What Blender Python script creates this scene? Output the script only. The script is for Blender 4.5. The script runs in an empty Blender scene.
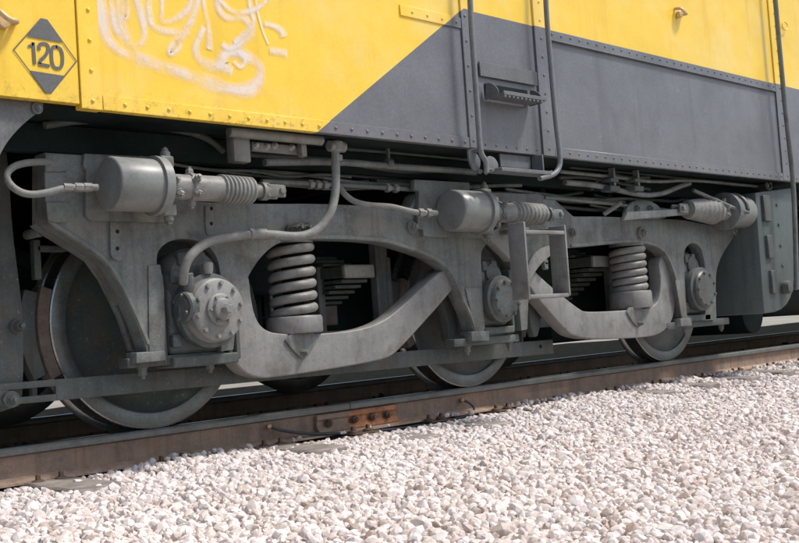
import bpy, bmesh, math, random
from mathutils import Vector, Matrix, noise
random.seed(7)
C = bpy.context.scene
COL = C.collection
V = Vector
# ------------------------------------------------------------------ camera
F_PX, W_PX, H_PX = 1073.24, 799.0, 543.0
CX = V((0.71036527, -0.70057206, -0.06767553))     # photo right, in world axes
CDN = V((-0.01191442, 0.08416974, -0.9963802))      # photo down
CF = V((0.70373236, 0.7086002, 0.05144435))        # view direction
CAM = V((0.0, -4.44145, 0.39776))
cd = bpy.data.cameras.new('camera'); cam = bpy.data.objects.new('camera', cd); COL.objects.link(cam)
right = CF.cross(-CDN).normalized(); up = right.cross(CF).normalized(); fwd = CF.normalized()
cam.matrix_world = Matrix(((right.x, up.x, -fwd.x, CAM.x), (right.y, up.y, -fwd.y, CAM.y), (right.z, up.z, -fwd.z, CAM.z), (0, 0, 0, 1)))
cd.sensor_width = 36; cd.lens = 36 * F_PX / W_PX; cd.clip_end = 3000; cd.clip_start = .05
C.camera = cam
# ------------------------------------------------------------------ light
SUN_EL, SUN_AZ = math.radians(56), math.atan2(-0.72, 0.62)   # towards the sun: in front of the train, to the right
w = bpy.data.worlds.new('World'); C.world = w; w.use_nodes = True
nt = w.node_tree; bg = nt.nodes['Background']; sky = nt.nodes.new('ShaderNodeTexSky')
sky.sky_type = 'NISHITA'; sky.sun_disc = False; sky.sun_elevation = SUN_EL
sky.sun_rotation = math.pi / 2 - SUN_AZ; sky.dust_density = 3.0; sky.air_density = 1.0
nt.links.new(sky.outputs[0], bg.inputs[0]); bg.inputs[1].default_value = 0.105
sd = bpy.data.lights.new('sun', 'SUN'); so = bpy.data.objects.new('sun', sd); COL.objects.link(so)
sd.energy = 2.1; sd.angle = math.radians(9); sd.color = (1, .95, .88)
sdir = V((math.cos(SUN_AZ) * math.cos(SUN_EL), math.sin(SUN_AZ) * math.cos(SUN_EL), math.sin(SUN_EL)))
so.rotation_euler = sdir.to_track_quat('Z', 'Y').to_euler(); so.location = (0, -10, 12)
C.view_settings.view_transform = 'Standard'; C.view_settings.look = 'None'; C.view_settings.exposure = 0.55; C.view_settings.gamma = 1
C.view_settings.use_curve_mapping = False

# ------------------------------------------------------------------ measuring
def P(px, py, y):
    """the point at depth plane y that the photograph shows at px, py"""
    d = CX * ((px - 400)) + CDN * ((py - 272)) + CF * F_PX
    t = (y - CAM.y) / d.y
    return CAM + d * t
def RD(rpx, p):  return rpx * (V(p) - CAM).dot(CF) / F_PX

# ------------------------------------------------------------------ materials
def mat(name, base, rough=.6, metal=0.0, var=.25, scale=6.0, second=None, s_amt=.5, s_scale=3.0, bump=.15, bscale=120., fine=.12, spec=.4, streak=0.0, dust=None, grime=0.0):
    m = bpy.data.materials.new(name); m.use_nodes = True; t = m.node_tree; n = t.nodes; L = t.links
    bs = n['Principled BSDF']; bs.inputs['Roughness'].default_value = rough; bs.inputs['Metallic'].default_value = metal
    bs.inputs['Specular IOR Level'].default_value = spec
    geo = n.new('ShaderNodeNewGeometry')
    def noi(sc, det=6, vec=None, ro=.6):
        q = n.new('ShaderNodeTexNoise'); q.inputs['Scale'].default_value = sc; q.inputs['Detail'].default_value = det; q.inputs['Roughness'].default_value = ro
        L.new(vec or geo.outputs['Position'], q.inputs['Vector']); return q.outputs['Fac']
    def ramp(f, a, b):
        r = n.new('ShaderNodeMapRange'); r.inputs[1].default_value = a; r.inputs[2].default_value = b; L.new(f, r.inputs[0]); return r.outputs[0]
    def mix(f, a, b, mode='MIX'):
        x = n.new('ShaderNodeMix'); x.data_type = 'RGBA'; x.blend_type = mode
        if isinstance(f, float): x.inputs[0].default_value = f
        else: L.new(f, x.inputs[0])
        for i, q in ((6, a), (7, b)):
            if isinstance(q, tuple): x.inputs[i].default_value = (*q[:3], 1)
            else: L.new(q, x.inputs[i])
        return x.outputs[2]
    lo = tuple(c * (1 - var) for c in base); hi = tuple(min(1, c * (1 + var)) for c in base)
    col = mix(ramp(noi(scale), .3, .7), lo, hi)
    col = mix(fine, col, mix(ramp(noi(90, 3), .35, .65), (0, 0, 0), (1, 1, 1)), 'OVERLAY')
    if second: col = mix(ramp(noi(s_scale, 8, ro=.7), .62 - s_amt * .3, .78 - s_amt * .15), col, second)
    if streak:
        mp = n.new('ShaderNodeMapping'); mp.inputs['Scale'].default_value = (22, 22, 1.2); L.new(geo.outputs['Position'], mp.inputs['Vector'])
        st = ramp(noi(1.0, 5, mp.outputs[0]), .47, .66)
        sm = n.new('ShaderNodeMath'); sm.operation = 'MULTIPLY'; sm.inputs[1].default_value = streak; L.new(st, sm.inputs[0])
        col = mix(sm.outputs[0], col, tuple(c * .45 for c in base))
    if grime:
        g1 = ramp(noi(6, 9, ro=.78), .50, .62); gm = n.new('ShaderNodeMath'); gm.operation = 'MULTIPLY'; gm.inputs[1].default_value = grime; L.new(g1, gm.inputs[0])
        col = mix(gm.outputs[0], col, (.055, .045, .035))
        g2 = ramp(noi(19, 6, ro=.8), .58, .66); gm2 = n.new('ShaderNodeMath'); gm2.operation = 'MULTIPLY'; gm2.inputs[1].default_value = grime; L.new(g2, gm2.inputs[0])
        col = mix(gm2.outputs[0], col, (.15, .085, .05))
        g3 = ramp(noi(48, 4, ro=.75), .63, .68); gm3 = n.new('ShaderNodeMath'); gm3.operation = 'MULTIPLY'; gm3.inputs[1].default_value = .6; L.new(g3, gm3.inputs[0])
        col = mix(gm3.outputs[0], col, (.30, .29, .265))
    if dust:
        sx = n.new('ShaderNodeSeparateXYZ'); L.new(geo.outputs['Normal'], sx.inputs[0])
        up_ = ramp(sx.outputs[2], .25, .9); dm = n.new('ShaderNodeMath'); dm.operation = 'MULTIPLY'; L.new(up_, dm.inputs[0]); L.new(ramp(noi(14, 6), .25, .6), dm.inputs[1])
        col = mix(dm.outputs[0], col, dust)
    L.new(col, bs.inputs['Base Color'])
    rr = n.new('ShaderNodeMapRange'); L.new(noi(9, 5), rr.inputs[0]); rr.inputs[3].default_value = max(0, rough - .12); rr.inputs[4].default_value = min(1, rough + .12)
    L.new(rr.outputs[0], bs.inputs['Roughness'])
    b = n.new('ShaderNodeBump'); b.inputs['Strength'].default_value = bump; b.inputs['Distance'].default_value = .004
    L.new(noi(bscale, 5), b.inputs['Height']); L.new(b.outputs[0], bs.inputs['Normal'])
    m['k'] = 1
    return m, t, bs, col, mix, noi, ramp, geo, b
M = {}
def mk(key, *a, **k): M[key] = mat(key, *a, **k)[0]
mk('bogie_paint', (.150, .170, .170), .45, dust=(.27, .26, .235), grime=.55, var=.22, scale=4, second=(.21, .205, .18), s_amt=.5, s_scale=5, streak=.5, bump=.35)
mk('bogie_light', (.235, .238, .232), .45, dust=(.34, .325, .30), grime=.4, var=.18, scale=3.5, second=(.17, .18, .175), s_amt=.4, s_scale=5, bump=.25, streak=.25, fine=.07)
mk('bogie_dark', (.085, .102, .100), .6, dust=(.16, .15, .13), grime=.5, var=.3, scale=5, second=(.16, .15, .13), s_amt=.35, streak=.4)
mk('under_dark', (.014, .024, .024), .85, spec=.15, var=.35, scale=4, second=(.03, .03, .026), s_amt=.3)  # shade under the body put into the colour of the deep parts
mk('greasy_box', (.10, .118, .122), .42, dust=(.22, .21, .19), grime=.7, var=.3, scale=12, second=(.07, .08, .08), s_amt=.6, s_scale=14)
mk('hose_grey', (.20, .21, .20), .6, dust=(.30, .29, .27), grime=.35, var=.15, scale=20)
mk('tyre_steel', (.135, .155, .16), .38, metal=.5, grime=.3, var=.2, scale=8, second=(.14, .12, .10), s_amt=.3)
mk('wheel_paint', (.135, .15, .148), .55, var=.3, scale=6, second=(.18, .17, .15), s_amt=.3, s_scale=5)
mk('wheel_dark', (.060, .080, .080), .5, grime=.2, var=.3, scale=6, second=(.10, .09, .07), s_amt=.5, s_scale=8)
mk('brake_rust', (.15, .12, .10), .85, var=.3, scale=15)
mk('rail_web', (.25, .185, .145), .8, var=.25, scale=8, second=(.33, .22, .15), s_amt=.5, s_scale=6, streak=.4)
mk('rail_head', (.17, .18, .175), .5, metal=.3, var=.2, scale=10, second=(.12, .09, .07), s_amt=.3)
mk('rail_top', (.35, .36, .36), .25, metal=.9, var=.1, scale=10)
mk('foot_rust', (.40, .27, .19), .85, var=.25, scale=15, second=(.5, .4, .32), s_amt=.6, s_scale=20)
mk('orange_rust', (.42, .19, .095), .85, var=.3, scale=14, second=(.16, .08, .05), s_amt=.6, s_scale=12)
mk('bolt_rust', (.12, .08, .06), .8, var=.3, scale=30)
mk('timber', (.24, .21, .19), .9, var=.3, scale=8, second=(.40, .36, .33), s_amt=.6, s_scale=12)
mk('bare_metal', (.42, .42, .40), .4, metal=.4, var=.2, scale=20)
mk('black_rubber', (.05, .055, .065), .6, var=.2, scale=20)
mk('ground_soil', (.33, .30, .26), .95, var=.25, scale=.8, second=(.25, .27, .17), s_amt=.4, s_scale=.25, bump=.4, bscale=30)
mk('shade_ground', (.020, .022, .020), 1.0, spec=0.0, var=.4, scale=9, bump=1.0, bscale=40)  # shade on the ground painted as a near-black colour
mk('brass_end', (.55, .42, .25), .5, metal=.3)
mk('leaf_green', (.12, .20, .05), .7, var=.4, scale=3)
mk('bark', (.12, .09, .07), .9)
# ballast stone: colour differs from stone to stone
def stone_mat():
    m = bpy.data.materials.new('ballast_stone'); m.use_nodes = True; t = m.node_tree; n = t.nodes; L = t.links; bs = n['Principled BSDF']
    at = n.new('ShaderNodeAttribute'); at.attribute_type = 'INSTANCER'; at.attribute_name = 'tint'
    cr = n.new('ShaderNodeValToRGB'); e = cr.color_ramp.elements
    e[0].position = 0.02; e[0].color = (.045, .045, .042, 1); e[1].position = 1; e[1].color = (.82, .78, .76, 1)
    for p_, c_ in ((.07, (.26, .19, .15, 1)), (.11, (.46, .37, .32, 1)), (.17, (.62, .54, .50, 1)), (.6, (.74, .67, .645, 1))):
        q = e.new(p_); q.color = c_
    L.new(at.outputs['Fac'], cr.inputs[0])
    ge = n.new('ShaderNodeNewGeometry')
    no = n.new('ShaderNodeTexNoise'); no.inputs['Scale'].default_value = 70; no.inputs['Detail'].default_value = 5; L.new(ge.outputs['Position'], no.inputs['Vector'])
    mr = n.new('ShaderNodeMapRange'); mr.inputs[1].default_value = .25; mr.inputs[2].default_value = .75; mr.inputs[3].default_value = .82; mr.inputs[4].default_value = 1.08; L.new(no.outputs[0], mr.inputs[0])
    mx = n.new('ShaderNodeMix'); mx.data_type = 'RGBA'; mx.blend_type = 'MULTIPLY'; mx.inputs[0].default_value = 1
    L.new(cr.outputs[0], mx.inputs[6]); L.new(mr.outputs[0], mx.inputs[7]); L.new(mx.outputs[2], bs.inputs['Base Color'])
    bs.inputs['Roughness'].default_value = .9; bs.inputs['Specular IOR Level'].default_value = .2
    b = n.new('ShaderNodeBump'); b.inputs['Strength'].default_value = .3; b.inputs['Distance'].default_value = .003; L.new(no.outputs[0], b.inputs['Height']); L.new(b.outputs[0], bs.inputs['Normal'])
    return m
M['stone'] = stone_mat()
mk('box_side', (.085, .108, .108), .5, var=.15, scale=4, streak=.4)
mk('cylinder_paint', (.205, .220, .216), .34, dust=(.33, .33, .31), grime=.3, var=.07, scale=5, second=(.19, .20, .195), s_amt=.25, s_scale=7, bump=.08, fine=.05)
mk('rail_paint', (.17, .185, .20), .45, var=.12, scale=6, grime=.3)
mk('ballast_bed', (.22, .18, .16), .95, var=.4, scale=40, second=(.15, .13, .12), s_amt=.8, s_scale=45, bump=1.0, bscale=60)
# livery: yellow above, grey below a level line, with a slanting border towards the front
YB = -.62
Z_LINE = P(700, 66, YB).z
dA, dB = P(318, 132, YB), P(448, 22, YB)
def livery():
    m, t, bs, ycol, mix, noi, ramp, geo, bump = mat('livery_paint', (.90, .605, .055), .34, var=.05, scale=2.2, second=(.88, .66, .20), s_amt=.5, s_scale=1.6, bump=.06, bscale=150, fine=.05, spec=.5)
    n = t.nodes; L = t.links
    gcol = mix(ramp(noi(2.5), .3, .7), (.118, .124, .142), (.170, .178, .198))
    gcol = mix(.10, gcol, mix(ramp(noi(60, 4), .35, .65), (0, 0, 0), (1, 1, 1)), 'OVERLAY')
    gcol = mix(ramp(noi(7, 8, ro=.75), .60, .74), gcol, (.21, .21, .22))
    mp = n.new('ShaderNodeMapping'); mp.inputs['Scale'].default_value = (9, 9, .7); L.new(geo.outputs['Position'], mp.inputs['Vector'])
    stv = ramp(noi(1.0, 6, mp.outputs[0]), .56, .74)
    ms = n.new('ShaderNodeMath'); ms.operation = 'MULTIPLY'; ms.inputs[1].default_value = .55; L.new(stv, ms.inputs[0])
    ycol2 = mix(ms.outputs[0], ycol, (.76, .42, .03))
    gcol2 = mix(ms.outputs[0], gcol, (.085, .088, .098))
    sp = n.new('ShaderNodeSeparateXYZ'); L.new(geo.outputs['Position'], sp.inputs[0])
    def mth(op, a, b):
        q = n.new('ShaderNodeMath'); q.operation = op
        for i, v in enumerate((a, b)):
            if isinstance(v, (int, float)): q.inputs[i].default_value = v
            else: L.new(v, q.inputs[i])
        return q.outputs[0]
    k = (dB.x - dA.x) / (dB.z - dA.z)
    xd = mth('ADD', mth('MULTIPLY', mth('SUBTRACT', sp.outputs[2], dA.z), k), dA.x)
    right = mth('GREATER_THAN', sp.outputs[0], xd)
    below = mth('LESS_THAN', sp.outputs[2], Z_LINE)
    col = mix(mth('MULTIPLY', right, below), ycol2, gcol2)
    # wear near the lower edge
    low = n.new('ShaderNodeMapRange'); L.new(sp.outputs[2], low.inputs[0]); low.inputs[1].default_value = 1.36; low.inputs[2].default_value = 1.45; low.inputs[3].default_value = .5; low.inputs[4].default_value = 0
    dirt = mth('MULTIPLY', low.outputs[0], ramp(noi(30, 6, ro=.8), .52, .62))
    col = mix(dirt, col, (.20, .13, .07))
    L.new(col, bs.inputs['Base Color'])
    b2 = n.new('ShaderNodeBump'); b2.inputs['Strength'].default_value = .35; b2.inputs['Distance'].default_value = .035
    L.new(noi(2.6, 2), b2.inputs['Height']); L.new(bump.outputs[0], b2.inputs['Normal']); L.new(b2.outputs[0], bs.inputs['Normal'])
    return m
M['livery'] = livery()
mk('sign_grey', (.12, .125, .13), .5, var=.1)
mk('skirt_grey', (.14, .148, .158), .5, var=.15, scale=4, streak=.3)
def graffiti():
    m, t, bs, col, mix, noi, ramp, geo, bump = mat('graffiti_paint', (.90, .84, .78), .6, var=.05, scale=8, bump=.02, fine=.05)
    n = t.nodes; L = t.links
    at = n.new('ShaderNodeAttribute'); at.attribute_name = 'edge'
    e = ramp(at.outputs['Fac'], .0, .75)
    k = ramp(noi(7, 5, ro=.6), .28, .58)
    q = n.new('ShaderNodeMath'); q.operation = 'MULTIPLY'; L.new(e, q.inputs[0]); L.new(k, q.inputs[1])
    q2 = n.new('ShaderNodeMath'); q2.operation = 'MULTIPLY'; q2.inputs[1].default_value = .72; L.new(q.outputs[0], q2.inputs[0]); L.new(q2.outputs[0], bs.inputs['Alpha'])
    return m
M['graffiti'] = graffiti()

# ------------------------------------------------------------------ mesh tools
def finish(bm, ang=38):
    for f in bm.faces: f.smooth = True
def obj(name, bm, m, parent=None, ang=38, **props):
    if isinstance(bm, list):
        b0 = bmesh.new()
        for b in bm:
            me = bpy.data.meshes.new('t'); b.to_mesh(me); b0.from_mesh(me); bpy.data.meshes.remove(me); b.free()
        bm = b0
    bmesh.ops.recalc_face_normals(bm, faces=bm.faces)
    finish(bm)
    me = bpy.data.meshes.new(name); bm.to_mesh(me); bm.free()
    try: me.set_sharp_from_angle(angle=math.radians(ang))
    except Exception: pass
    for mm in (m if isinstance(m, (list, tuple)) else [m]): me.materials.append(M[mm])
    o = bpy.data.objects.new(name, me); COL.objects.link(o)
    if parent is not None:
        o.parent = parent
        o.matrix_parent_inverse = pinv(parent)
    for k, v in props.items(): o[k] = v
    return o
def pinv(p):
    m = Matrix.Identity(4)
    chain = []
    q = p
    while q: chain.append(q); q = q.parent
    for q in reversed(chain):
        m = m @ q.matrix_parent_inverse @ Matrix.LocRotScale(q.location, q.rotation_euler, q.scale)
    return m.inverted()
def thing(name, label, cat, loc=(0, 0, 0), group=None):
    o = bpy.data.objects.new(name, None); COL.objects.link(o); o.location = loc; o.empty_display_size = .2
    o['label'] = label; o['category'] = cat
    if group: o['group'] = group
    return o
def bevel(bm, w, seg=2, ang=35):
    es = [e for e in bm.edges if len(e.link_faces) == 2 and e.calc_face_angle(0) > math.radians(ang)]
    if es: bmesh.ops.bevel(bm, geom=es, offset=w, segments=seg, profile=.5, affect='EDGES', clamp_overlap=True)
    return bm
def box(a, b, bv=.004, seg=1):
    bm = bmesh.new(); a, b = V(a), V(b)
    c = (a + b) / 2; s = b - a
    bmesh.ops.create_cube(bm, size=1, matrix=Matrix.Translation(c) @ Matrix.Diagonal((abs(s.x), abs(s.y), abs(s.z), 1)))
    if bv: bevel(bm, bv, seg)
    return bm
def chaikin(p, it=2, closed=True):
    for _ in range(it):
        q = []; n = len(p)
        rng = range(n) if closed else range(n - 1)
        if not closed: q.append(p[0])
        for i in rng:
            a, b = p[i], p[(i + 1) % n]
            if (a - b).length < 1e-6: q.append(a); continue
            q.append(a * .75 + b * .25); q.append(a * .25 + b * .75)
        if not closed: q.append(p[-1])
        p = q
    r = []
    for v in p:
        if not r or (v - r[-1]).length > .0015: r.append(v)
    if closed and (r[0] - r[-1]).length < .0015: r.pop()
    return r
def outline(px, y, it=2, sharp=()):
    """px points -> (x, z) outline on plane y; indices in sharp stay crisp"""
    pts = []
    for i, q in enumerate(px):
        v = P(q[0], q[1], y)
        pts.append(V((v.x, v.z)))
        if i in sharp: pts += [pts[-1].copy(), pts[-1].copy()]
    return chaikin(pts, it) if it else pts
def prism(pts, y0, y1, bv=.006, seg=2, rows=1):
    bm = bmesh.new()
    a = [bm.verts.new((p[0], y0, p[1])) for p in pts]; f = bm.faces.new(a)
    r = bmesh.ops.extrude_face_region(bm, geom=[f])
    for v in r['geom']:
        if isinstance(v, bmesh.types.BMVert): v.co.y = y1
    bmesh.ops.recalc_face_normals(bm, faces=bm.faces)
    if bv: bevel(bm, bv, seg, 50)
    return bm
def frame_of(axis):
    z = V(axis).normalized(); x = z.orthogonal().normalized(); y = z.cross(x)
    return x, y, z
def lathe(prof, origin, axis, seg=40, cap=True):
    """prof: list of (distance along axis, radius)"""
    x, y, z = frame_of(axis); o = V(origin); bm = bmesh.new(); rings = []
    for d, r in prof:
        if r < 1e-5: rings.append([bm.verts.new(o + z * d)]); continue
        rings.append([bm.verts.new(o + z * d + (x * math.cos(2 * math.pi * k / seg) + y * math.sin(2 * math.pi * k / seg)) * r) for k in range(seg)])
    for a, b in zip(rings, rings[1:]):
        for k in range(seg):
            k2 = (k + 1) % seg
            if len(a) == 1 and len(b) > 1: bm.faces.new((a[0], b[k], b[k2]))
            elif len(b) == 1 and len(a) > 1: bm.faces.new((a[k], a[k2], b[0]))
            elif len(a) > 1: bm.faces.new((a[k], a[k2], b[k2], b[k]))
    for r in (rings[0], rings[-1]):
        if cap and len(r) > 1: bm.faces.new(r)
    return bm
def cyl(p0, p1, r, seg=20, bv=.003):
    p0, p1 = V(p0), V(p1); L = (p1 - p0).length; b = min(bv, r * .3, L * .3)
    return lathe([(0, r - b), (b, r), (L - b, r), (L, r - b)], p0, p1 - p0, seg)
def hexbolt(p, axis, r=.02, h=.016, washer=True, stud=True):
    z = V(axis).normalized(); l = []
    if washer: l.append(cyl(p, V(p) + z * h * .25, r * 1.25, 16, .001)); p = V(p) + z * h * .25
    l.append(lathe([(0, r), (h * .8, r), (h, r * .85)], p, z, 6))
    if stud: l.append(cyl(V(p) + z * h, V(p) + z * h * 1.5, r * .5, 10, .001))
    return l
def tube(pts, r, seg=12, it=3, closed=False):
    pts = [V(p) for p in pts]
    if it: pts = chaikin(pts, it, closed)
    bm = bmesh.new(); rings = []; n = len(pts)
    t = (pts[1] - pts[0]).normalized(); nx = t.orthogonal().normalized()
    for i in range(n):
        if closed: t = (pts[(i + 1) % n] - pts[i - 1]).normalized()
        else: t = (pts[min(i + 1, n - 1)] - pts[max(i - 1, 0)]).normalized()
        nx = (nx - t * nx.dot(t)).normalized(); ny = t.cross(nx)
        rr = r(i / (n - 1)) if callable(r) else r
        rings.append([bm.verts.new(pts[i] + (nx * math.cos(2 * math.pi * k / seg) + ny * math.sin(2 * math.pi * k / seg)) * rr) for k in range(seg)])
    for a, b in zip(rings, rings[1:]):
        for k in range(seg): bm.faces.new((a[k], a[(k + 1) % seg], b[(k + 1) % seg], b[k]))
    bm.faces.new(rings[0]); bm.faces.new(rings[-1])
    return bm
def join(*l):
    out = []
    for q in l: out += q if isinstance(q, list) else [q]
    return out
def dome(p, axis, r, h=.5, seg=10):
    return lathe([(0, r), (r * h * .6, r * .82), (r * h, r * .4), (r * h * 1.08, 0)], p, axis, seg, cap=False)
def ribbon(pts, wd, y):
    """sprayed paint stroke on plane y; pts (x,z); attribute edge runs -1..1 across"""
    pts = chaikin([V(p) for p in pts], 3, False); bm = bmesh.new(); prev = None
    ly = bm.verts.layers.float.new('edge')
    for i, p in enumerate(pts):
        t = (pts[min(i + 1, len(pts) - 1)] - pts[max(i - 1, 0)]).normalized(); nn = V((-t.y, t.x))
        k = wd * (.85 + .4 * noise.noise(V((p.x * 9, p.y * 9, 0)))) / 2
        row = []
        for e in (-1, 0, 1):
            v = bm.verts.new((p.x + nn.x * k * e, y, p.y + nn.y * k * e)); v[ly] = 1 - abs(e) if 1 < i < len(pts) - 2 else 0
            row.append(v)
        if prev:
            for j in (0, 1): bm.faces.new((prev[j], row[j], row[j + 1], prev[j + 1]))
        prev = row
    return bm

# ================================================================== SETTING
SLX = P(694, 373, -.02).x
BARE = (-9, -7, -2, -1, 0, 1, 2, 3, 5)
def hgt(x, y):
    """ballast surface"""
    n1 = noise.noise(V((x * .9, y * .9, 3))) * .012 + noise.noise(V((x * 3, y * 3, 9))) * .008
    b = -.178
    if y < 0:
        near = math.exp(-((y + .25) / .22) ** 2)
        b += near * (.012 if x > 2.55 else -.008) - .030 * math.exp(-((x - 4.2) / .95) ** 2)
        b -= max(0, -y - 1.0) * .03
    elif y > 2.3: b -= (y - 2.3) * .12
    b -= max(0, min(1, (-y - .22) / .35)) * max(0, min(1, (x - 5.6) / 1.4)) * .034 if y < 0 else 0
    if 6 < x < 10 and -.9 < y < 0:
        d_ = abs(x - SLX - round((x - SLX) / .6) * .6)
        if d_ < .16: b -= .016
    return b + n1
bm = bmesh.new()   # ground: one sheet to the horizon, dropping a little below the ballast
N = 60; S = 600; gv = []
ax = sorted(set([-S, -200, -80, -30] + [i * 1.5 - 15 for i in range(50)] + [90, 160, 300, S, 1400]))
ay = sorted(set([-S, -200, -80, -30, -15, -8, -5, -3.6] + [-2.8, 0, 2.4] + [3.6 + i * 1.5 for i in range(16)] + [40, 80, 200, S, 1400]))
for x in ax:
    row = []
    for y in ay:
        z = -.26 if -3.7 < y < 3.5 else -.24 + noise.noise(V((x * .15, y * .15, 0))) * .05 - (.12 if y > 3.5 else 0)
        row.append(bm.verts.new((x, y, z)))
    gv.append(row)
for i in range(len(ax) - 1):
    for j in range(len(ay) - 1): bm.faces.new((gv[i][j], gv[i + 1][j], gv[i + 1][j + 1], gv[i][j + 1]))
obj('ground', bm, 'ground_soil', kind='structure')
bm = bmesh.new(); gv = []
nx_, ny_ = 420, 110
for i in range(nx_ + 1):
    x = -2 + (i / nx_) ** 1.6 * 62; row = []
    for j in range(ny_ + 1):
        y = -4.2 + 8.0 * j / ny_
        e = min(1, min(y + 4.2, 3.8 - y) / .35)
        row.append(bm.verts.new((x, y, hgt(x, y) * e - .30 * (1 - e) - .012)))
    gv.append(row)
for i in range(nx_):
    for j in range(ny_): bm.faces.new((gv[i][j], gv[i + 1][j], gv[i + 1][j + 1], gv[i][j + 1]))
obj('trackbed', bm, 'ballast_bed', kind='structure')

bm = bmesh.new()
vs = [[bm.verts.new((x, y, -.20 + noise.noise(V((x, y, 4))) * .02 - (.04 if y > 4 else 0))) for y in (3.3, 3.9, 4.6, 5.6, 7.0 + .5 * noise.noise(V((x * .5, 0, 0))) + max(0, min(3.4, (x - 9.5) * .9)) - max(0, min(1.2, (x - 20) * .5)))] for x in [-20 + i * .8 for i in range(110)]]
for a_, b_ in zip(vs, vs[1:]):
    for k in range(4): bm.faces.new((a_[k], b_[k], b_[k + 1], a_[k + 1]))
obj('shade_strip', bm, 'shade_ground', kind='structure')  # dark sheet standing in for the locomotive's shade, outer edge shaped to it
# stones: points with size, turn and tint, instanced in one object
def ballast():
    pts, sc, rot, tint = [], [], [], []
    def lay(x0, x1, y0, y1, step, size, zlift, keep=1.0):
        nxs = int((x1 - x0) / step); nys = int((y1 - y0) / step)
        for i in range(nxs):
            for j in range(nys):
                if keep < 1 and random.random() > keep: continue
                x = x0 + (i + random.random()) * step; y = y0 + (j + random.random()) * step
                # only keep what the camera or a step to the side of it can see
                rel = V((x, y, -.16)) - CAM; dz = rel.dot(CF)
                if dz < .6 or abs(rel.dot(CX)) > dz * .52 + .6: continue
                if rel.dot(CDN) > dz * .36 + .1: continue
                ks = round((x - SLX) / .6)
                if ks in BARE and abs(x - SLX - ks * .6) < .125 and -.56 < y < 0 and random.random() < .93: continue
                if 3.1 < x < 5.2 and -.11 < y < 0 and random.random() < .85: continue
                s = size * random.uniform(.55, 1.3) * (1.4 if random.random() < .07 else 1)
                z = hgt(x, y) + zlift + random.uniform(-.004, .008)
                if -.085 < y < .165 or 1.65 < y < 1.9:   # under the rails
                    if not (-.085 < y < -.02 and random.random() < .25 and x > 2.6): continue
                    z = -.146
                pts.append((x, y, z)); sc.append((s * random.uniform(.8, 1.3), s * random.uniform(.75, 1.1), s * random.uniform(.5, .9)))
                rot.append((random.uniform(-1.2, 1.2), random.uniform(-1.2, 1.2), random.uniform(0, 6.28))); tint.append(0.0 if y > .1 else .1 + .9 * random.random())  # stones behind the near rail painted dark as if in the loco's shade
    lay(.6, 7.0, -3.4, 0.0, .021, .013, .0)
    lay(.6, 7.0, -3.4, 0.0, .032, .0150, .011, .8)
    lay(7.0, 13, -3.9, 0.0, .026, .0150, .0)
    lay(7.0, 13, -3.9, 0.0, .043, .017, .011, .8)
    lay(13, 34, -4.0, 0.0, .050, .025, .004)
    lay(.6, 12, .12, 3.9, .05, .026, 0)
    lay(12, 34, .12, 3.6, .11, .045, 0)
    me = bpy.data.meshes.new('ballast'); me.from_pydata(pts, [], [])
    a = me.attributes.new('ssize', 'FLOAT_VECTOR', 'POINT'); a.data.foreach_set('vector', [c for s in sc for c in s])
    a = me.attributes.new('srot', 'FLOAT_VECTOR', 'POINT'); a.data.foreach_set('vector', [c for s in rot for c in s])
    a = me.attributes.new('tint', 'FLOAT', 'POINT'); a.data.foreach_set('value', tint)
    o = bpy.data.objects.new('ballast', me); COL.objects.link(o); me.materials.append(M['stone'])
    o['kind'] = 'stuff'; o['label'] = 'pale pinkish white crushed stone ballast heaped along the near rail'; o['category'] = 'ballast'
    g = bpy.data.node_groups.new('ballast_nodes', 'GeometryNodeTree')
    g.interface.new_socket('Geometry', in_out='INPUT', socket_type='NodeSocketGeometry'); g.interface.new_socket('Geometry', in_out='OUTPUT', socket_type='NodeSocketGeometry')
    n = g.nodes; L = g.links; gi = n.new('NodeGroupInput'); go = n.new('NodeGroupOutput')
    g2i = n.new('GeometryNodeGeometryToInstance')
    for k in range(14):
        ic = n.new('GeometryNodeMeshIcoSphere'); ic.inputs['Radius'].default_value = 1; ic.inputs['Subdivisions'].default_value = 2
        sp = n.new('GeometryNodeSetPosition'); L.new(ic.outputs[0], sp.inputs[0])
        ps = n.new('GeometryNodeInputPosition')
        ad = n.new('ShaderNodeVectorMath'); ad.operation = 'ADD'; ad.inputs[1].default_value = (k * 7.3, k * 3.1, k * 5.7); L.new(ps.outputs[0], ad.inputs[0])
        no = n.new('ShaderNodeTexNoise'); no.inputs['Scale'].default_value = 1.5; no.inputs['Detail'].default_value = 3; L.new(ad.outputs[0], no.inputs['Vector'])
        m2 = n.new('ShaderNodeMath'); m2.operation = 'MULTIPLY_ADD'; m2.inputs[1].default_value = 2.0; m2.inputs[2].default_value = .12; L.new(no.outputs[0], m2.inputs[0])
        sc_ = n.new('ShaderNodeVectorMath'); sc_.operation = 'SCALE'; L.new(ps.outputs[0], sc_.inputs[0]); L.new(m2.outputs[0], sc_.inputs['Scale'])
        L.new(sc_.outputs[0], sp.inputs['Position'])
        ss = n.new('GeometryNodeConvexHull'); L.new(sp.outputs[0], ss.inputs[0])
        L.new(ss.outputs[0], g2i.inputs[0])
    iop = n.new('GeometryNodeInstanceOnPoints'); L.new(gi.outputs[0], iop.inputs['Points']); L.new(g2i.outputs[0], iop.inputs['Instance']); iop.inputs['Pick Instance'].default_value = True
    def attr(nm, ty):
        q = n.new('GeometryNodeInputNamedAttribute'); q.data_type = ty; q.inputs['Name'].default_value = nm; return q.outputs['Attribute']
    L.new(attr('ssize', 'FLOAT_VECTOR'), iop.inputs['Scale'])
    e2r = n.new('FunctionNodeEulerToRotation'); L.new(attr('srot', 'FLOAT_VECTOR'), e2r.inputs[0]); L.new(e2r.outputs[0], iop.inputs['Rotation'])
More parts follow.
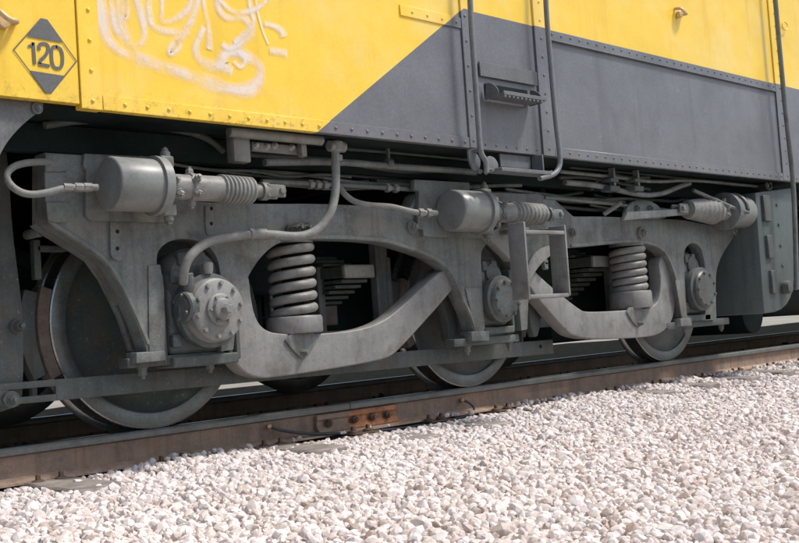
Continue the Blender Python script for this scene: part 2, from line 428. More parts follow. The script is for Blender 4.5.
    rv = n.new('FunctionNodeRandomValue'); rv.data_type = 'INT'
    for s_ in rv.inputs:
        if s_.name == 'Min' and s_.type == 'INT': s_.default_value = 0
        if s_.name == 'Max' and s_.type == 'INT': s_.default_value = 13
    L.new([s_ for s_ in rv.outputs if s_.type == 'INT'][0], iop.inputs['Instance Index'])
    sm = n.new('GeometryNodeSetMaterial'); sm.inputs['Material'].default_value = M['stone']; L.new(iop.outputs[0], sm.inputs[0]); L.new(sm.outputs[0], go.inputs[0])
    md = o.modifiers.new('stones', 'NODES'); md.node_group = g
    print('stones', len(pts))
ballast()

# ------------------------------------------------------------------ rails
HEAD = [(-.0, -.012), (.006, -.003), (.016, 0), (.056, 0), (.066, -.003), (.072, -.012), (.071, -.034), (.064, -.040)]
def rail_section(x0, x1, y0, name, label):
    root = thing(name, label, 'rail', ((x0 + x1) / 2, y0 + .036, -.16))
    def ext(pts, m, nm, mi=None):
        bm = bmesh.new(); xs = [x0 + (x1 - x0) * i / 40 for i in range(41)]; rings = [[bm.verts.new((x, y0 + p[0], p[1])) for p in pts] for x in xs]
        n = len(pts)
        for a, b in zip(rings, rings[1:]):
            for k in range(n):
                f = bm.faces.new((a[k], a[(k + 1) % n], b[(k + 1) % n], b[k]))
                if mi is not None and k in mi: f.material_index = 1
        for r in (rings[0], rings[-1]): bm.faces.new(r)
        return obj(nm, bm, m, root, 30)
    ext([(.001, -.034), (.0, -.012), (.006, -.003), (.016, 0), (.056, 0), (.066, -.003), (.072, -.012), (.071, -.034), (.050, -.043), (.022, -.043)], ['rail_head', 'rail_top'], 'rail_head', {3, })
    ext([(.022, -.0431), (.050, -.0431), (.0445, -.058), (.0435, -.115), (.050, -.132), (.022, -.132), (.0285, -.115), (.0275, -.058)], 'rail_web', 'rail_web')
    ext([(.0215, -.1318), (.0505, -.1318), (.108, -.150), (.108, -.160), (-.036, -.160), (-.036, -.150)], 'foot_rust', 'rail_foot')
    return root
XJ = P(352, 425, 0).x
rail_section(-4, XJ - .003, 0, 'rail', 'near rail with rusty foot from the left edge to the bolted joint')
rail_section(XJ + .003, 60, 0, 'rail', 'near rail beyond the bolted joint, running under the second and third wheels')
rail_section(-4, 60, 1.74, 'rail', 'far rail in the shade behind the wheels')
# fishplate joint
fp = thing('fishplate', 'rusty orange fishplate bolted across the near rail joint', 'fishplate', (XJ, 0, -.1))
x0, x1 = P(318, 430, 0).x, P(397, 412, 0).x
sec = [(.0275, -.052), (.002, -.045), (-.004, -.052), (-.004, -.070), (.006, -.080), (.006, -.105), (-.006, -.118), (-.020, -.136), (-.016, -.143), (.022, -.132)]
for (a, b, m_) in ((x0, XJ - .02, 'rail_web'), (XJ - .0195, x1, 'orange_rust')):
    bm = bmesh.new(); ra = [bm.verts.new((a, p[0], p[1])) for p in sec]; rb = [bm.verts.new((b, p[0], p[1])) for p in sec]
    for k in range(len(sec)): bm.faces.new((ra[k], ra[(k + 1) % len(sec)], rb[(k + 1) % len(sec)], rb[k]))
    bm.faces.new(ra); bm.faces.new(rb); bevel(bm, .002, 1)
    obj('plate', bm, m_, fp)
for px in (328, 354, 372, 387):
    x = P(px, 420, 0).x
    obj('fishplate_bolt', join(hexbolt((x, .006, -.093), (0, -1, 0), .021, .024)), 'bolt_rust', fp)
# bonding cable
cp = [P(270, 427, -.01), P(277, 430, -.03), P(300, 434, -.04), P(335, 434.5, -.042), P(372, 432, -.042), P(400, 429, -.042), P(430, 424.5, -.042), P(452, 420.5, -.042), P(470, 415.5, -.042), P(476, 409, -.042), P(470, 403, -.03), P(463, 400.5, -.004)]
cb = thing('bonding_cable', 'black cable with brass ends looping over the rail joint', 'cable', cp[5])
obj('cable', tube(cp, .008, 10), 'black_rubber', cb)
obj('brass_end', cyl(P(270, 427, .03), P(270, 427, -.016), .012), 'brass_end', cb)
obj('brass_end', cyl(P(463, 400.5, .03), P(463, 400.5, -.012), .012), 'brass_end', cb)

# sleepers
xs0 = SLX
sl_labels = {-9: 'weathered timber sleeper at the left edge, its end bare between the stones', -8: 'buried sleeper with two coach screws below the first wheel', -7: 'timber sleeper just left of the brass cable end, half covered by stones',
             -6: 'buried timber sleeper under the left end of the fishplate', -5: 'buried timber sleeper under the right end of the fishplate', -4: 'buried timber sleeper under the right end of the bonding cable', -3: 'buried timber sleeper below the second wheel',
             -2: 'timber sleeper showing left of the third wheel, first of the bare row', -1: 'timber sleeper with cracked bare end right below the third wheel',
             0: 'bare timber sleeper just right of the third wheel', 1: 'bare timber sleeper below the equipment box, next to the dark reservoir', 2: 'bare timber sleeper below the right handrail', 3: 'bare timber sleeper nearest the right edge of the photo'}
rs = random.Random(3)
for k in range(-10, 22):
    x = xs0 + k * .60
    if k < -9 or 3 < k: continue
    lab = sl_labels.get(k, 'timber sleeper far along the track beyond the bogie')
    t = thing('sleeper', lab, 'sleeper', (x, .9, -.29), 'timber sleepers under the track')
    e = -.52 + rs.uniform(-.05, .04); dz = rs.uniform(-.002, .004)
    bm = bmesh.new()
    bmesh.ops.create_cube(bm, size=1, matrix=Matrix.Translation((x, .91, -.224 + (.006 if k in BARE else -.01))) @ Matrix.Diagonal((.23, 2 * (.91 - e), .126, 1)))
    bmesh.ops.subdivide_edges(bm, edges=[q for q in bm.edges if abs((q.verts[0].co - q.verts[1].co).y) > 1], cuts=30)
    for v in bm.verts: v.co += V((noise.noise(v.co * 7), noise.noise(v.co * 9), noise.noise(v.co * 8 + V((5, 0, 0))) * .4)) * .012
    bevel(bm, .008, 1, 50); obj('beam', bm, 'timber', t)
    for yy in (0, 1.74):
        obj('tie_plate', box((x - .09, yy - .12, -.166), (x + .09, yy + .19, -.1605), .001), 'bolt_rust', t)
        for sx in ((-.055, .05) if k % 2 else (-.05, .06)):
            for sy in (-.062, .134):
                b = V((x + sx, yy + sy, -.160))
                obj('coach_screw', join(lathe([(0, .028), (.008, .028), (.014, .02)], b, (0, 0, 1), 14), lathe([(.012, .012), (.034, .011), (.036, .008)], b, (0, 0, 1), 4)), 'bolt_rust', t)

# ================================================================== LOCOMOTIVE
loco = thing('locomotive', 'yellow and grey diesel locomotive seen close at its three axle bogie', 'locomotive', (4.98, .9, 0))
BZ = P(470, 148.3, YB).z          # lower edge of the body side
XL, XR = -4.0, 22.0
# body shell (behind the panels), roof, far side, floor
obj('body_shell', join(box((XL, YB + .03, BZ + .02), (XR, 2.43, 3.75), .05, 3)), 'livery', loco)
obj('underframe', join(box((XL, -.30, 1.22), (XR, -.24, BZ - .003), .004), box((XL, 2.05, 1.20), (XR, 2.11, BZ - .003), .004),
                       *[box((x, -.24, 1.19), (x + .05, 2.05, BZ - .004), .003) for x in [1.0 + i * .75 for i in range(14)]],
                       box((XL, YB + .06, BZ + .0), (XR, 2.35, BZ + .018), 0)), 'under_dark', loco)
# side panels with real seams
def vx(px, py): return P(px, py, YB).x
X0 = vx(79, 60); X1 = vx(103, 108); X2 = vx(467, 80); X3 = vx(471, 80) ; X4 = vx(537, 80); X5 = vx(550, 80); X6 = vx(774, 100); X7 = vx(787, 100)
X2 = vx(470, 148); 
def panel(a, b, y, z0=BZ, z1=3.7, nm='side_panel', bv=.002): return obj(nm, box((a, y, z0), (b, YB + .045, z1), bv), 'livery', loco)
XS2 = X2 + .095          # seam strip right edge
panel(XL, X0 - .002, YB + .002, P(40, 100, YB).z)
panel(X0, X1 - .001, YB - .006, BZ - .004, nm='cover_strip')
panel(X1, X2 - .001, YB + .002)
panel(X2, XS2 - .001, YB - .008, nm='cover_strip')
XD = vx(541, 120)
panel(XS2, XD - .001, YB + .006)
XD2 = vx(553, 120)
panel(XD, XD2 - .001, YB - .006, nm='cover_strip')
XE = vx(779, 130)
panel(XD2, XE - .001, YB + .004)
XE2 = vx(788, 130)
panel(XE, XE2 - .001, YB - .007, nm='cover_strip')
panel(XE2, XR, YB + .003)
FH = .058                # rivet flange height
def flange(a, b, z0, z1, y=YB - .006): return obj('flange', box((a, y, z0), (b, YB + .03, z1), .0025), 'livery', loco)
flange(X1 + .001, X2 - .002, BZ - .003, BZ + FH)
flange(XD2 + .001, XE - .002, BZ - .003, BZ + FH)
zt1, zt0 = Z_LINE - .004, Z_LINE - .062
flange(XD2 + .001, XE - .002, zt0, zt1)
obj('flange', box((XD2 + .001, YB - .016, zt0 - .008), (XE - .002, YB, zt0 - .001), .001), 'livery', loco)
zt = P(430, 17, YB).z
flange(vx(400, 11), X2 - .002, zt - .03, zt + .03)
obj('flange', box((XD2 + .001, YB - .012, BZ - .006), (XR, YB + .0, BZ - .0035), .0), 'livery', loco)
# rivets: far under ten pixels each, one joined part per seam
def rivets(pts, r=.0085):
    obj('rivets', join(*[dome((x, y, z), (0, -1, 0), r, .7, 8) for x, y, z in pts]), 'livery', loco, 80, kind='stuff')
def span(a, b, step): 
    n = max(1, round((b - a) / step)); return [a + (b - a) * i / n for i in range(n + 1)]
rivets([(x, YB - .006, BZ + .028) for x in span(X1 + .1, X2 - .04, .103)], .0095)
rivets([(X0 + .05, YB - .006, z) for z in span(BZ + .03, 2.6, .118)], .0095)
rivets([(X2 + .03, YB - .008, z) for z in span(BZ + .04, 3.6, .135)])
rivets([(x, YB + .006, BZ + .03) for x in span(XS2 + .05, XD - .05, .10)])
rivets([((XD + XD2) / 2, YB - .006, z) for z in span(BZ + .04, 3.6, .11)])
rivets([(x, YB - .006, BZ + .028) for x in span(XD2 + .05, XE - .03, .094)])
rivets([(x, YB - .006, (zt0 + zt1) / 2 + .004) for x in span(XD2 + .05, XE - .03, .094)])
rivets([((XE + XE2) / 2, YB - .007, z) for z in span(BZ + .04, 3.6, .10)])
rivets([(x, YB - .006, zt) for x in span(vx(412, 13), X2 - .04, .10)])
rivets([(x, YB + .003, BZ + .03) for x in span(XE2 + .1, 14, .12)])
# speed sign: lozenge with 120
ys = YB - .0005
def flat(pxs, y, m, nm):
    bm = bmesh.new(); bm.faces.new([bm.verts.new(P(a, b, y)) for a, b in pxs]); return obj(nm, bm, m, loco)
Z5 = lambda a, b: (a / 4.936, b / 4.936)
oc = [Z5(*q) for q in ((203, 92), (236, 98), (384, 305), (257, 463), (228, 462), (66, 247))]
cx_ = sum(q[0] for q in oc) / 6; cy_ = sum(q[1] for q in oc) / 6
inn = [((a - cx_) * .955 + cx_, (b - cy_) * .955 + cy_) for a, b in oc]
bm = bmesh.new(); vo_ = [bm.verts.new(P(a, b, ys - .001)) for a, b in oc]; vi_ = [bm.verts.new(P(a, b, ys - .001)) for a, b in inn]
for i in range(6): bm.faces.new((vo_[i], vo_[(i + 1) % 6], vi_[(i + 1) % 6], vi_[i]))
obj('sign_border', bm, 'sign_grey', loco)
flat([Z5(*q) for q in ((204, 96), (234, 101), (313, 212), (136, 181))], ys - .0018, 'sign_grey', 'sign_field')
flat([Z5(*q) for q in ((150, 350), (322, 377), (256, 460), (229, 459))], ys - .0018, 'sign_grey', 'sign_field')
# numerals drawn as strokes on the panel
def numeral(strokes, wd):
    l = []
    for s in strokes:
        pts = [P(*Z5(*q), ys) for q in s]; l.append(ribbon_c([(p.x, p.z) for p in pts], wd, ys - .0014))
    return l
def ribbon_c(pts, wd, y):
    p = [V(q) for q in pts]
    if len(p) > 2: p = chaikin(p, 3, False)
    bm = bmesh.new(); prev = None
    for i, q in enumerate(p):
        t = (p[min(i + 1, len(p) - 1)] - p[max(i - 1, 0)]).normalized(); nn = V((-t.y, t.x)) * wd / 2
        a = bm.verts.new((q.x + nn.x, y, q.y + nn.y)); b = bm.verts.new((q.x - nn.x, y, q.y - nn.y))
        if prev: bm.faces.new((prev[0], a, b, prev[1]))
        prev = (a, b)
    return bm
wd = .0125
obj('numeral', numeral([[(174, 320), (166, 211)]], wd), 'sign_grey', loco)
obj('numeral', numeral([[(141, 231), (158, 228), (166, 214)]], wd * .8), 'sign_grey', loco)
obj('numeral', numeral([[(196, 250), (194, 222), (218, 216), (240, 224), (242, 250), (224, 282), (200, 300), (198, 318)], [(192, 318), (248, 329)]], wd), 'sign_grey', loco)
obj('numeral', numeral([[(284, 233), (258, 234), (256, 275), (262, 328), (284, 343), (308, 334), (313, 292), (306, 246), (284, 233), (276, 233)]], wd), 'sign_grey', loco)
# graffiti
G = lambda a, b: (a / 2.952, b / 2.952)
gs = [([(292, -20), (297, 28), (305, 80), (325, 130), (380, 165), (470, 195), (560, 225), (650, 255), (715, 272), (755, 262), (772, 225), (770, 190), (735, 170), (690, 150), (660, 165), (655, 195), (690, 215)], 22),
      ([(325, -20), (335, 40), (345, 90), (395, 150), (430, 120), (425, 60), (400, -10)], 13), ([(345, -20), (352, 40), (370, 100), (400, 160), (440, 180)], 14),
      ([(372, -10), (380, 30), (372, 60), (360, 30), (372, -10)], 10), ([(440, -15), (440, 30), (450, 85), (500, 95), (545, 95), (570, 60), (590, -10)], 12), ([(480, -15), (480, 28), (475, 70), (520, 60), (560, 28), (570, -15)], 11),
      ([(560, 90), (540, 110), (505, 135), (500, 165), (535, 140), (525, 115)], 12), ([(605, 80), (590, 110), (575, 145), (590, 180), (630, 200), (670, 190)], 15), ([(600, -15), (605, 30), (618, 80), (620, 150)], 11),
      ([(655, 130), (680, 150), (720, 120), (750, 90), (720, 50), (670, 60), (640, 20), (650, -15)], 14), ([(690, 180), (712, 205), (730, 175), (700, 150)], 13), ([(755, -15), (760, 30), (775, 90), (795, 135)], 6),
      ([(735, -15), (740, 28), (755, 75), (690, 130)], 10), ([(640, -10), (690, 45), (760, 30), (800, -10)], 10), ([(780, 70), (830, 85), (840, 112)], 15), ([(795, 150), (850, 160)], 13)]
for i, (s, wpx) in enumerate(gs):
    pts = [P(*G(*q), YB) for q in s]
    obj('graffiti_stroke', ribbon([(p.x, p.z) for p in pts], wpx * 2.7 / 2.952 / 225, YB - .0005 - i * .00012), 'graffiti', loco)
# skirt at the left with curved cut-out
sk = [(-140, 60), (44, 98), (44, 109), (33, 117), (20, 128), (8, 142), (0, 156), (-8, 180), (-14, 230), (-140, 230)]
o = obj('skirt', prism(outline(sk, YB + .05, 2, (0, 1, 8, 9)), YB + .05, YB + .075, .002), 'skirt_grey', loco)
q = P(37, 109, YB + .05); obj('skirt_bolt', join(cyl(q, q + V((0, -.012, 0)), RD(6, q)), hexbolt(q + V((0, -.012, 0)), (0, -1, 0), RD(3.4, q), .01)), 'skirt_grey', o)
# lamp bracket hooks on the panel
for px, py in ((678, 14), (2, 21)):
    q = P(px, py, YB); obj('hook', join(tube([q + V((-.03, 0, .03)), q + V((-.03, -.05, .02)), q + V((.0, -.06, -.012)), q + V((.04, -.05, -.01)), q + V((.05, 0, -.0))], .011), cyl(q + V((0, 0, -.01)), q + V((0, -.03, -.01)), .025)), 'brass_end', loco)
q = P(783, 27, YB); obj('ring', tube([q + V((.05 * math.cos(a), -.02, .035 * math.sin(a))) for a in [i * .63 for i in range(10)]], .005, 8, 1, True), 'livery', loco)
# handrails
def rod(pxs, y, r, m='rail_paint', nm='handrail', par=None, ylist=None):
    pts = [P(a, b, (ylist[i] if ylist else y)) for i, (a, b) in enumerate(pxs)]
    return obj(nm, tube(pts, r, 12, 2), m, par or loco)
HY = YB - .085
rA = rod([(469, -60), (470.5, 8), (475, 70), (480, 140), (481, 154), (487, 162), (487, 173)], HY, .0155)
rB = rod([(544, -60), (546.5, 10), (549.5, 45), (556, 121), (560, 152), (561, 165), (556, 175), (540, 179)], HY, .0155)
rC = rod([(771, -60), (776.5, 10), (785, 102), (789, 138), (794, 184), (796, 240), (797, 290)], HY, .019, 'bogie_paint')
for r_, pp in ((rA, (481, 150)), (rB, (553, 173))):
    q = P(*pp, HY); obj('bracket', cyl(q, q + V((0, .09, 0)), .012), 'bogie_paint', r_)
# recessed step between the handrails
st = obj('step_backplate', box((P(479, 70, YB).x, YB - .012, P(510, 82, YB).z), (P(536, 75, YB).x, YB + .0, P(510, 68, YB).z), .002), 'skirt_grey', loco)
xa, xb = P(487, 85, YB - .02).x, P(531, 95, YB - .02).x; za = P(487, 96, YB - .02).z
for x in (xa, xb):
    bm = bmesh.new(); rr_ = .10
    out = [(YB, za - .02), (YB - rr_ * .9, za - .02)] + [(YB - rr_ * math.cos(t), za + .0 + rr_ * .75 * math.sin(t)) for t in [i * .2 for i in range(8)]]
    bm.faces.new([bm.verts.new((x, yy, zz)) for yy, zz in out]); g_ = bmesh.ops.extrude_face_region(bm, geom=bm.faces[:])
    for v in g_['geom']:
        if isinstance(v, bmesh.types.BMVert): v.co.x += .008
    bevel(bm, .002, 1); obj('step_cheek', bm, 'skirt_grey', loco)
obj('step_tread', join(box((xa + .009, YB - .120, za - .014), (xb - .001, YB - .003, za - .004), .001), box((xa + .009, YB - .134, za - .014), (xb - .001, YB - .1205, za + .008), .002),
    *[box((xa + .012 + i * .036, YB - .133, za - .028), (xa + .032 + i * .036, YB - .122, za - .0145), .003) for i in range(int((xb - xa - .012) / .036))]), 'skirt_grey', loco)
obj('step_recess_shade', box((xa + .01, YB - .001, za + .0), (xb - .002, YB + .004, za + .075), 0), 'under_dark', loco)  # flat dark plate painting the shade of the step pocket
# lower step and brackets under the body
q0, q1 = P(497, 170, YB - .02), P(541, 173, YB - .02)
obj('lower_step', join(box((q0.x - .05, YB - .10, q0.z - .022), (q1.x, YB - .0, q0.z), .003), box((q1.x - .012, YB - .05, q0.z), (q1.x, YB + .03, BZ - .006), .002), box((q0.x + .1, YB + .03, q0.z + .03), (q1.x - .02, YB + .04, BZ - .006), .002)), 'skirt_grey', loco)
for pxs in ([(468, 152), (474, 150), (482, 160), (480, 172), (473, 170)], [(487, 156), (495, 157), (500, 166), (497, 172), (488, 173)]):
    obj('step_bracket', prism(outline(pxs, YB - .05, 2), YB - .05, YB - .035, .003), 'skirt_grey', loco)
for a, b in ((480, 172), (486, 173), (491, 171)): obj('bracket_bolt', hexbolt(P(a, b, YB - .05), (0, -1, 0), .011, .012), 'bogie_paint', loco)
# bracket with tube under the yellow panel
q0, q1 = P(229, 132, -.52), P(322, 140, -.52)
obj('guard_tube', cyl(V((q0.x, -.52, q0.z)), V((q1.x, -.52, q0.z)), RD(5.5, q0), 24), 'bogie_light', loco)
a, b = P(234, 140, -.50), P(252, 163, -.50); obj('bracket_box', box((a.x, -.50, b.z), (b.x, -.44, a.z + .03), .006, 2), 'bogie_light', loco)
a, b = P(252, 142, -.46), P(308, 156, -.46); bp = obj('bracket_plate', box((a.x + .002, -.46, b.z), (b.x, -.44, a.z), .003), 'bogie_light', loco)
for x_, y_ in ((256, 146), (267, 147), (275, 146), (292, 148), (300, 150)): obj('bolt', hexbolt(P(x_, y_, -.46), (0, -1, 0), .013, .012), 'bare_metal', bp)
a, b = P(302, 143, -.50), P(308, 157, -.50); obj('bracket_post', box((a.x, -.50, b.z), (b.x, -.463, a.z + .02), .003), 'bogie_light', loco)

# ------------------------------------------------------------------ bogie frame
FF, FB = -.36, -.27
# upper beam and pedestals, one casting: outline with pedestal jaws and spring openings
fr = [(45, 153), (90, 156), (150, 160), (165, 190), (178, 202), (265, 204.5), (320, 204), (377, 207), (405, 213), (412, 206), (417, 195), (424, 190),
      (532, 194.5), (538, 194), (555, 200), (574, 217), (608, 217), (640, 219), (683, 220), (700, 224), (716, 226), (737, 228),
      (735, 237), (725, 251), (718, 266), (716, 281), (717, 320),                       # right pedestal leg, outer
      (706, 321), (706, 268), (703, 252), (699, 245), (692, 243), (686, 248), (684, 258), (688, 321),   # jaw 3
      (684, 321), (681, 305), (675, 277), (669, 260), (662, 250), (650, 245), (636, 243), (615, 244), (590, 247), (571, 248),
      (560, 250), (551, 256), (542, 264), (535, 273), (531, 284), (529, 300), (528, 330),
      (522, 331), (519, 300), (514, 268), (507, 256), (500, 247), (491, 243), (483, 248), (481, 258), (486, 334),   # jaw 2
      (475, 335), (471, 318), (461, 298), (455, 283), (449, 271), (438, 262), (424, 255), (402, 248), (385, 243), (350, 240), (300, 240), (281, 242), (266, 252), (252, 270),
      (240, 296), (236, 330), (234, 350),
      (222, 352), (222, 300), (221, 268), (214, 250), (198, 240), (175, 239), (160, 248), (156, 262), (166, 300), (166, 354),          # jaw 1
      (148, 354), (146, 346), (135, 316), (117, 279), (102, 258), (75, 241), (54, 228), (46, 220)]
sharp = (0, 20, 21, 26, 27, 33, 34, 47, 48, 55, 56, 71, 72, 79, 80)
FO = outline(fr, FF, 2, [i for i, q in enumerate(fr) if q in ((45, 153), (737, 228), (717, 320), (706, 321), (688, 321), (684, 321), (528, 330), (522, 331), (486, 334), (475, 335), (234, 350), (222, 352), (166, 354), (148, 354), (538, 194), (555, 200), (574, 217), (417, 195), (412, 206))])
frame = obj('bogie_frame', prism(FO, FF, FB, .009, 3), 'bogie_paint', loco)
def fobj(nm, bm, m='bogie_paint', par=None): return obj(nm, bm, m, par or frame)
# flanged rear of the left pedestal, standing clear of the front wall behind a dark slot
rl = [(47, 222), (54, 228), (102, 258), (117, 279), (135, 316), (147, 350), (156, 350), (146, 310), (128, 272), (110, 250), (62, 222)]
fobj('pedestal_flange', prism(outline(rl, FF, 0), -.232, -.20, .004), 'bogie_paint')
rw = [(47, 160), (47, 222), (54, 228), (102, 258), (119, 283), (128, 304), (140, 304), (128, 272), (110, 250), (62, 222), (62, 160)]
fobj('pedestal_web', prism(outline(rw, FF, 0), -.2695, -.2325, .0), 'bogie_paint')
def rim(pxs, wpx, up=-1):
    a_ = [V((P(q[0], q[1], FF).x, P(q[0], q[1], FF).z)) for q in pxs]; a_ = chaikin(a_, 2, False)
    b_ = []
    for i, p in enumerate(a_):
        t = (a_[min(i + 1, len(a_) - 1)] - a_[max(i - 1, 0)]).normalized(); b_.append(p + V((-t.y, t.x)) * up * wpx)
    fobj('edge_rim', prism([p + (q - p) * .12 for p, q in zip(a_, b_)] + b_[::-1], FF - .007, FF + .003, .002, 1))
rim([(281, 242), (300, 240), (350, 240), (385, 243), (402, 248), (424, 255), (438, 262), (449, 271), (455, 283), (461, 298), (471, 318), (475, 333)], .022, 1)
rim([(571, 248), (590, 247), (615, 244), (636, 243), (650, 245), (662, 250), (669, 260), (675, 277), (681, 303)], .022, 1)
rim([(47, 222), (54, 228), (102, 258), (117, 279), (135, 316), (147, 346)], .02, 1)
# raised pads and lugs on the face
def pad(pxs, th, y=FF, it=2, sharp=(), m='bogie_paint', nm='pad'): return fobj(nm, prism(outline(pxs, y - th, it, sharp), y - th, y + .004, .003), m)
pad([(46, 154), (68, 155), (70, 158), (70, 170), (67, 172), (46, 172)], .012, sharp=(0, 5))
pad([(47, 203), (69, 203), (71, 207), (71, 220), (67, 223), (53, 223), (48, 220)], .012, sharp=(0,))
lg = pad([(111, 222), (127, 222), (128, 252), (126, 260), (119, 262), (113, 259), (111, 252)], .014, sharp=(0, 1), nm='lug')
for px, py in ((118, 232), (118, 249)): fobj('bolt_hole', cyl(P(px, py, FF - .0145), P(px, py, FF - .0145) + V((0, .01, 0)), RD(2.2, P(px, py, FF)), 12, .0005), 'under_dark', frame)
lg = pad([(206, 206), (216, 206), (215, 228), (214, 236), (208, 236), (206, 228)], .010, sharp=(0, 1), nm='lug')
for px, py in ((212, 209), (212, 224)): fobj('bolt_hole', cyl(P(px, py, FF - .0105), P(px, py, FF - .0105) + V((0, .008, 0)), RD(2.0, P(px, py, FF)), 12, .0005), 'under_dark', frame)
for px, py, r in ((297, 227, 3.6), (306, 227, 3.6)): fobj('bolt', hexbolt(P(px, py, FF), (0, -1, 0), RD(r, P(px, py, FF)), .03))
for px, py in ((411, 228), (641, 234)): 
    q = P(px, py, FF); fobj('boss', cyl(q + V((0, .01, 0)), q + V((0, -.02, 0)), RD(6.5, q), 24)); fobj('bolt', hexbolt(q + V((0, -.02, 0)), (0, -1, 0), RD(4, q), .02))
for px, py in ((572, 233), (733, 232)):
    q = P(px, py, FF); fobj('bolt', hexbolt(q, (0, -1, 0), RD(4, q), .022))
# thicker wear plates at the jaws (step lines on the legs)
pad([(149, 266), (161, 265), (165, 290), (165, 352), (150, 352)], .008, it=0, nm='wear_plate')
pad([(466, 289), (482, 288), (485, 333), (477, 333)], .008, it=0, nm='wear_plate')
pad([(676, 281), (684, 280), (687, 320), (683, 320)], .008, it=0, nm='wear_plate')
# foot lugs and pedestal ties with bolts
def tie(p0, p1, h, y=-.33, y1=-.25):
    a, b = P(*p0, y), P(*p1, y); hh = RD(h, a); z = (a.z + b.z) / 2
    o = fobj('pedestal_tie', box((a.x, y, z - hh / 2), (b.x, y1, z + hh / 2), .006, 2), 'bogie_dark')
    return o, z - hh / 2
for p0, p1, h, bolts in (((128, 362), (226, 358), 10, (145, 213)), ((455, 343), (520, 339), 8, (470, 512)), ((668, 327), (730, 321), 7, (688, 724))):
    o, zb = tie(p0, p1, h)
    for bx in bolts:
        q = P(bx, p0[1], -.30); obj('bolt', join(hexbolt(V((q.x, -.28, zb)), (0, 0, -1), .020, .03), ), 'bogie_paint', o)
for pxs in ([(137, 353), (166, 351), (167, 361), (137, 364)], [(472, 332), (490, 331), (490, 341), (473, 342)], [(681, 319), (692, 318), (693, 326), (682, 327)]):
    fobj('pedestal_foot', prism(outline(pxs, FF - .01, 0), FF - .01, FB - .01, .005), 'bogie_paint')
# rear web of the middle pedestal seen past its front leg
fobj('pedestal_web', prism(outline([(440, 262), (462, 285), (475, 322), (478, 346), (455, 346), (452, 318), (444, 296)], -.22, 1), -.19, -.12, .004), 'bogie_dark')
fobj('pedestal_web', prism(outline([(528, 300), (545, 300), (541, 336), (535, 338)], -.2, 1), -.19, -.14, .004), 'bogie_dark')
# mounting plates of the brake cylinders
pad([(85, 154), (172, 158), (172, 222), (160, 223), (92, 221), (86, 216), (87, 170), (84, 166)], .022, nm='cylinder_plate', it=0)
pad([(415, 180), (470, 183), (472, 210), (492, 216), (492, 239), (424, 237), (424, 230), (418, 229), (420, 192), (415, 190)], .03, nm='cylinder_plate', it=0)
fobj('gusset', prism(outline([(487, 236), (508, 222), (512, 262), (507, 256)], -.42, 0), -.42, -.36, .003), 'bogie_light')

# ------------------------------------------------------------------ drop equalizers with springs
EF, EB = -.325, -.225
eq1 = [(233, 262), (246, 272), (250, 278), (252, 300), (256, 318), (264, 330), (280, 335), (330, 334), (362, 330), (384, 322), (402, 308), (446, 266), (466, 268), (456, 288), (404, 346), (392, 357), (380, 361), (330, 370), (276, 378), (262, 379), (246, 374), (235, 362), (228, 348), (224, 320), (222, 290), (224, 268)]
eq2 = [(520, 262), (530, 266), (548, 284), (580, 310), (588, 313), (640, 310), (655, 307), (660, 300), (662, 280), (659, 262), (664, 254), (670, 262), (676, 285), (676, 308), (672, 324), (662, 334), (648, 338), (600, 340), (578, 338), (566, 331), (528, 286)]
def equal(pxs): return obj('equalizer', prism(outline(pxs, EF, 2), EF, EB, .008, 3), 'bogie_light', loco)
e1, e2 = equal(eq1), equal(eq2)
# raised rim round the opening beside the middle axle box, and the small catch in it
fobj('opening_rim', prism(outline([(527, 272), (532, 257), (545, 246), (560, 246), (566, 249), (558, 251), (550, 257), (541, 265), (534, 275), (530, 284)], FF - .012, 1), FF - .012, FF + .004, .003), 'bogie_light')
q = P(547, 262, -.37); fobj('catch', join(cyl(q, q + V((0, .09, 0)), .02), box(q + V((-.02, .0, -.05)), q + V((.02, .03, .0)), .006)), 'bogie_paint')
def spring(px_c, top, bot, wpx, par, seatpx):
    c = P(px_c, bot, -.245); c0 = V((c.x, -.245, c.z)); zt_ = P(px_c, top, -.245).z; r = RD(wpx / 2, c)
    wr = r * .19; rc = r - wr; n = 5.6; N_ = 230
    zb = c0.z + RD(15, c); pts = []
    for i in range(N_ + 1):
        a = 2 * math.pi * n * i / N_; f = i / N_
        z = zb + wr + (zt_ - zb - wr) * f
        pts.append(V((c0.x + rc * math.cos(a + 2.6), -.245 + rc * math.sin(a + 2.6), z)))
    s = obj('coil_spring', tube(pts, wr, 12, 0), 'bogie_light', loco)
    obj('spring_seat', lathe([(0, r * .9), (0, r * 1.1), (.008, r * 1.14), (RD(15, c), r * 1.14), (RD(17, c), r * 1.08), (RD(17, c), r * .5)], c0, (0, 0, 1), 40), 'bogie_light', s)
    obj('spring_cap', lathe([(0, r * .5), (0, r * .95), (.05, r * .95)], V((c0.x, -.245, zt_ + wr * .5)), (0, 0, 1), 36), 'bogie_paint', s)
    obj('spring_core', cyl(c0 + V((0, 0, .03)), V((c0.x, -.245, zt_)), r * .42, 20), 'under_dark', s)
spring(296, 247, 334, 49, e1, 0)
spring(632, 249, 309, 37, e2, 0)
for pxs, bq, par in (([(281, 335), (324, 332), (306, 360), (300, 358)], (304, 353), e1), ([(625, 308), (647, 307), (641, 329), (635, 325)], (640, 324), e2)):
    o = obj('retainer_plate', prism(outline(pxs, EF - .012, 1), EF - .012, EF + .004, .003), 'bogie_paint', par)
    q = P(*bq, EF - .012); obj('retainer_bolt', hexbolt(q, (0, -1, 0), .015, .02), 'bogie_paint', par)

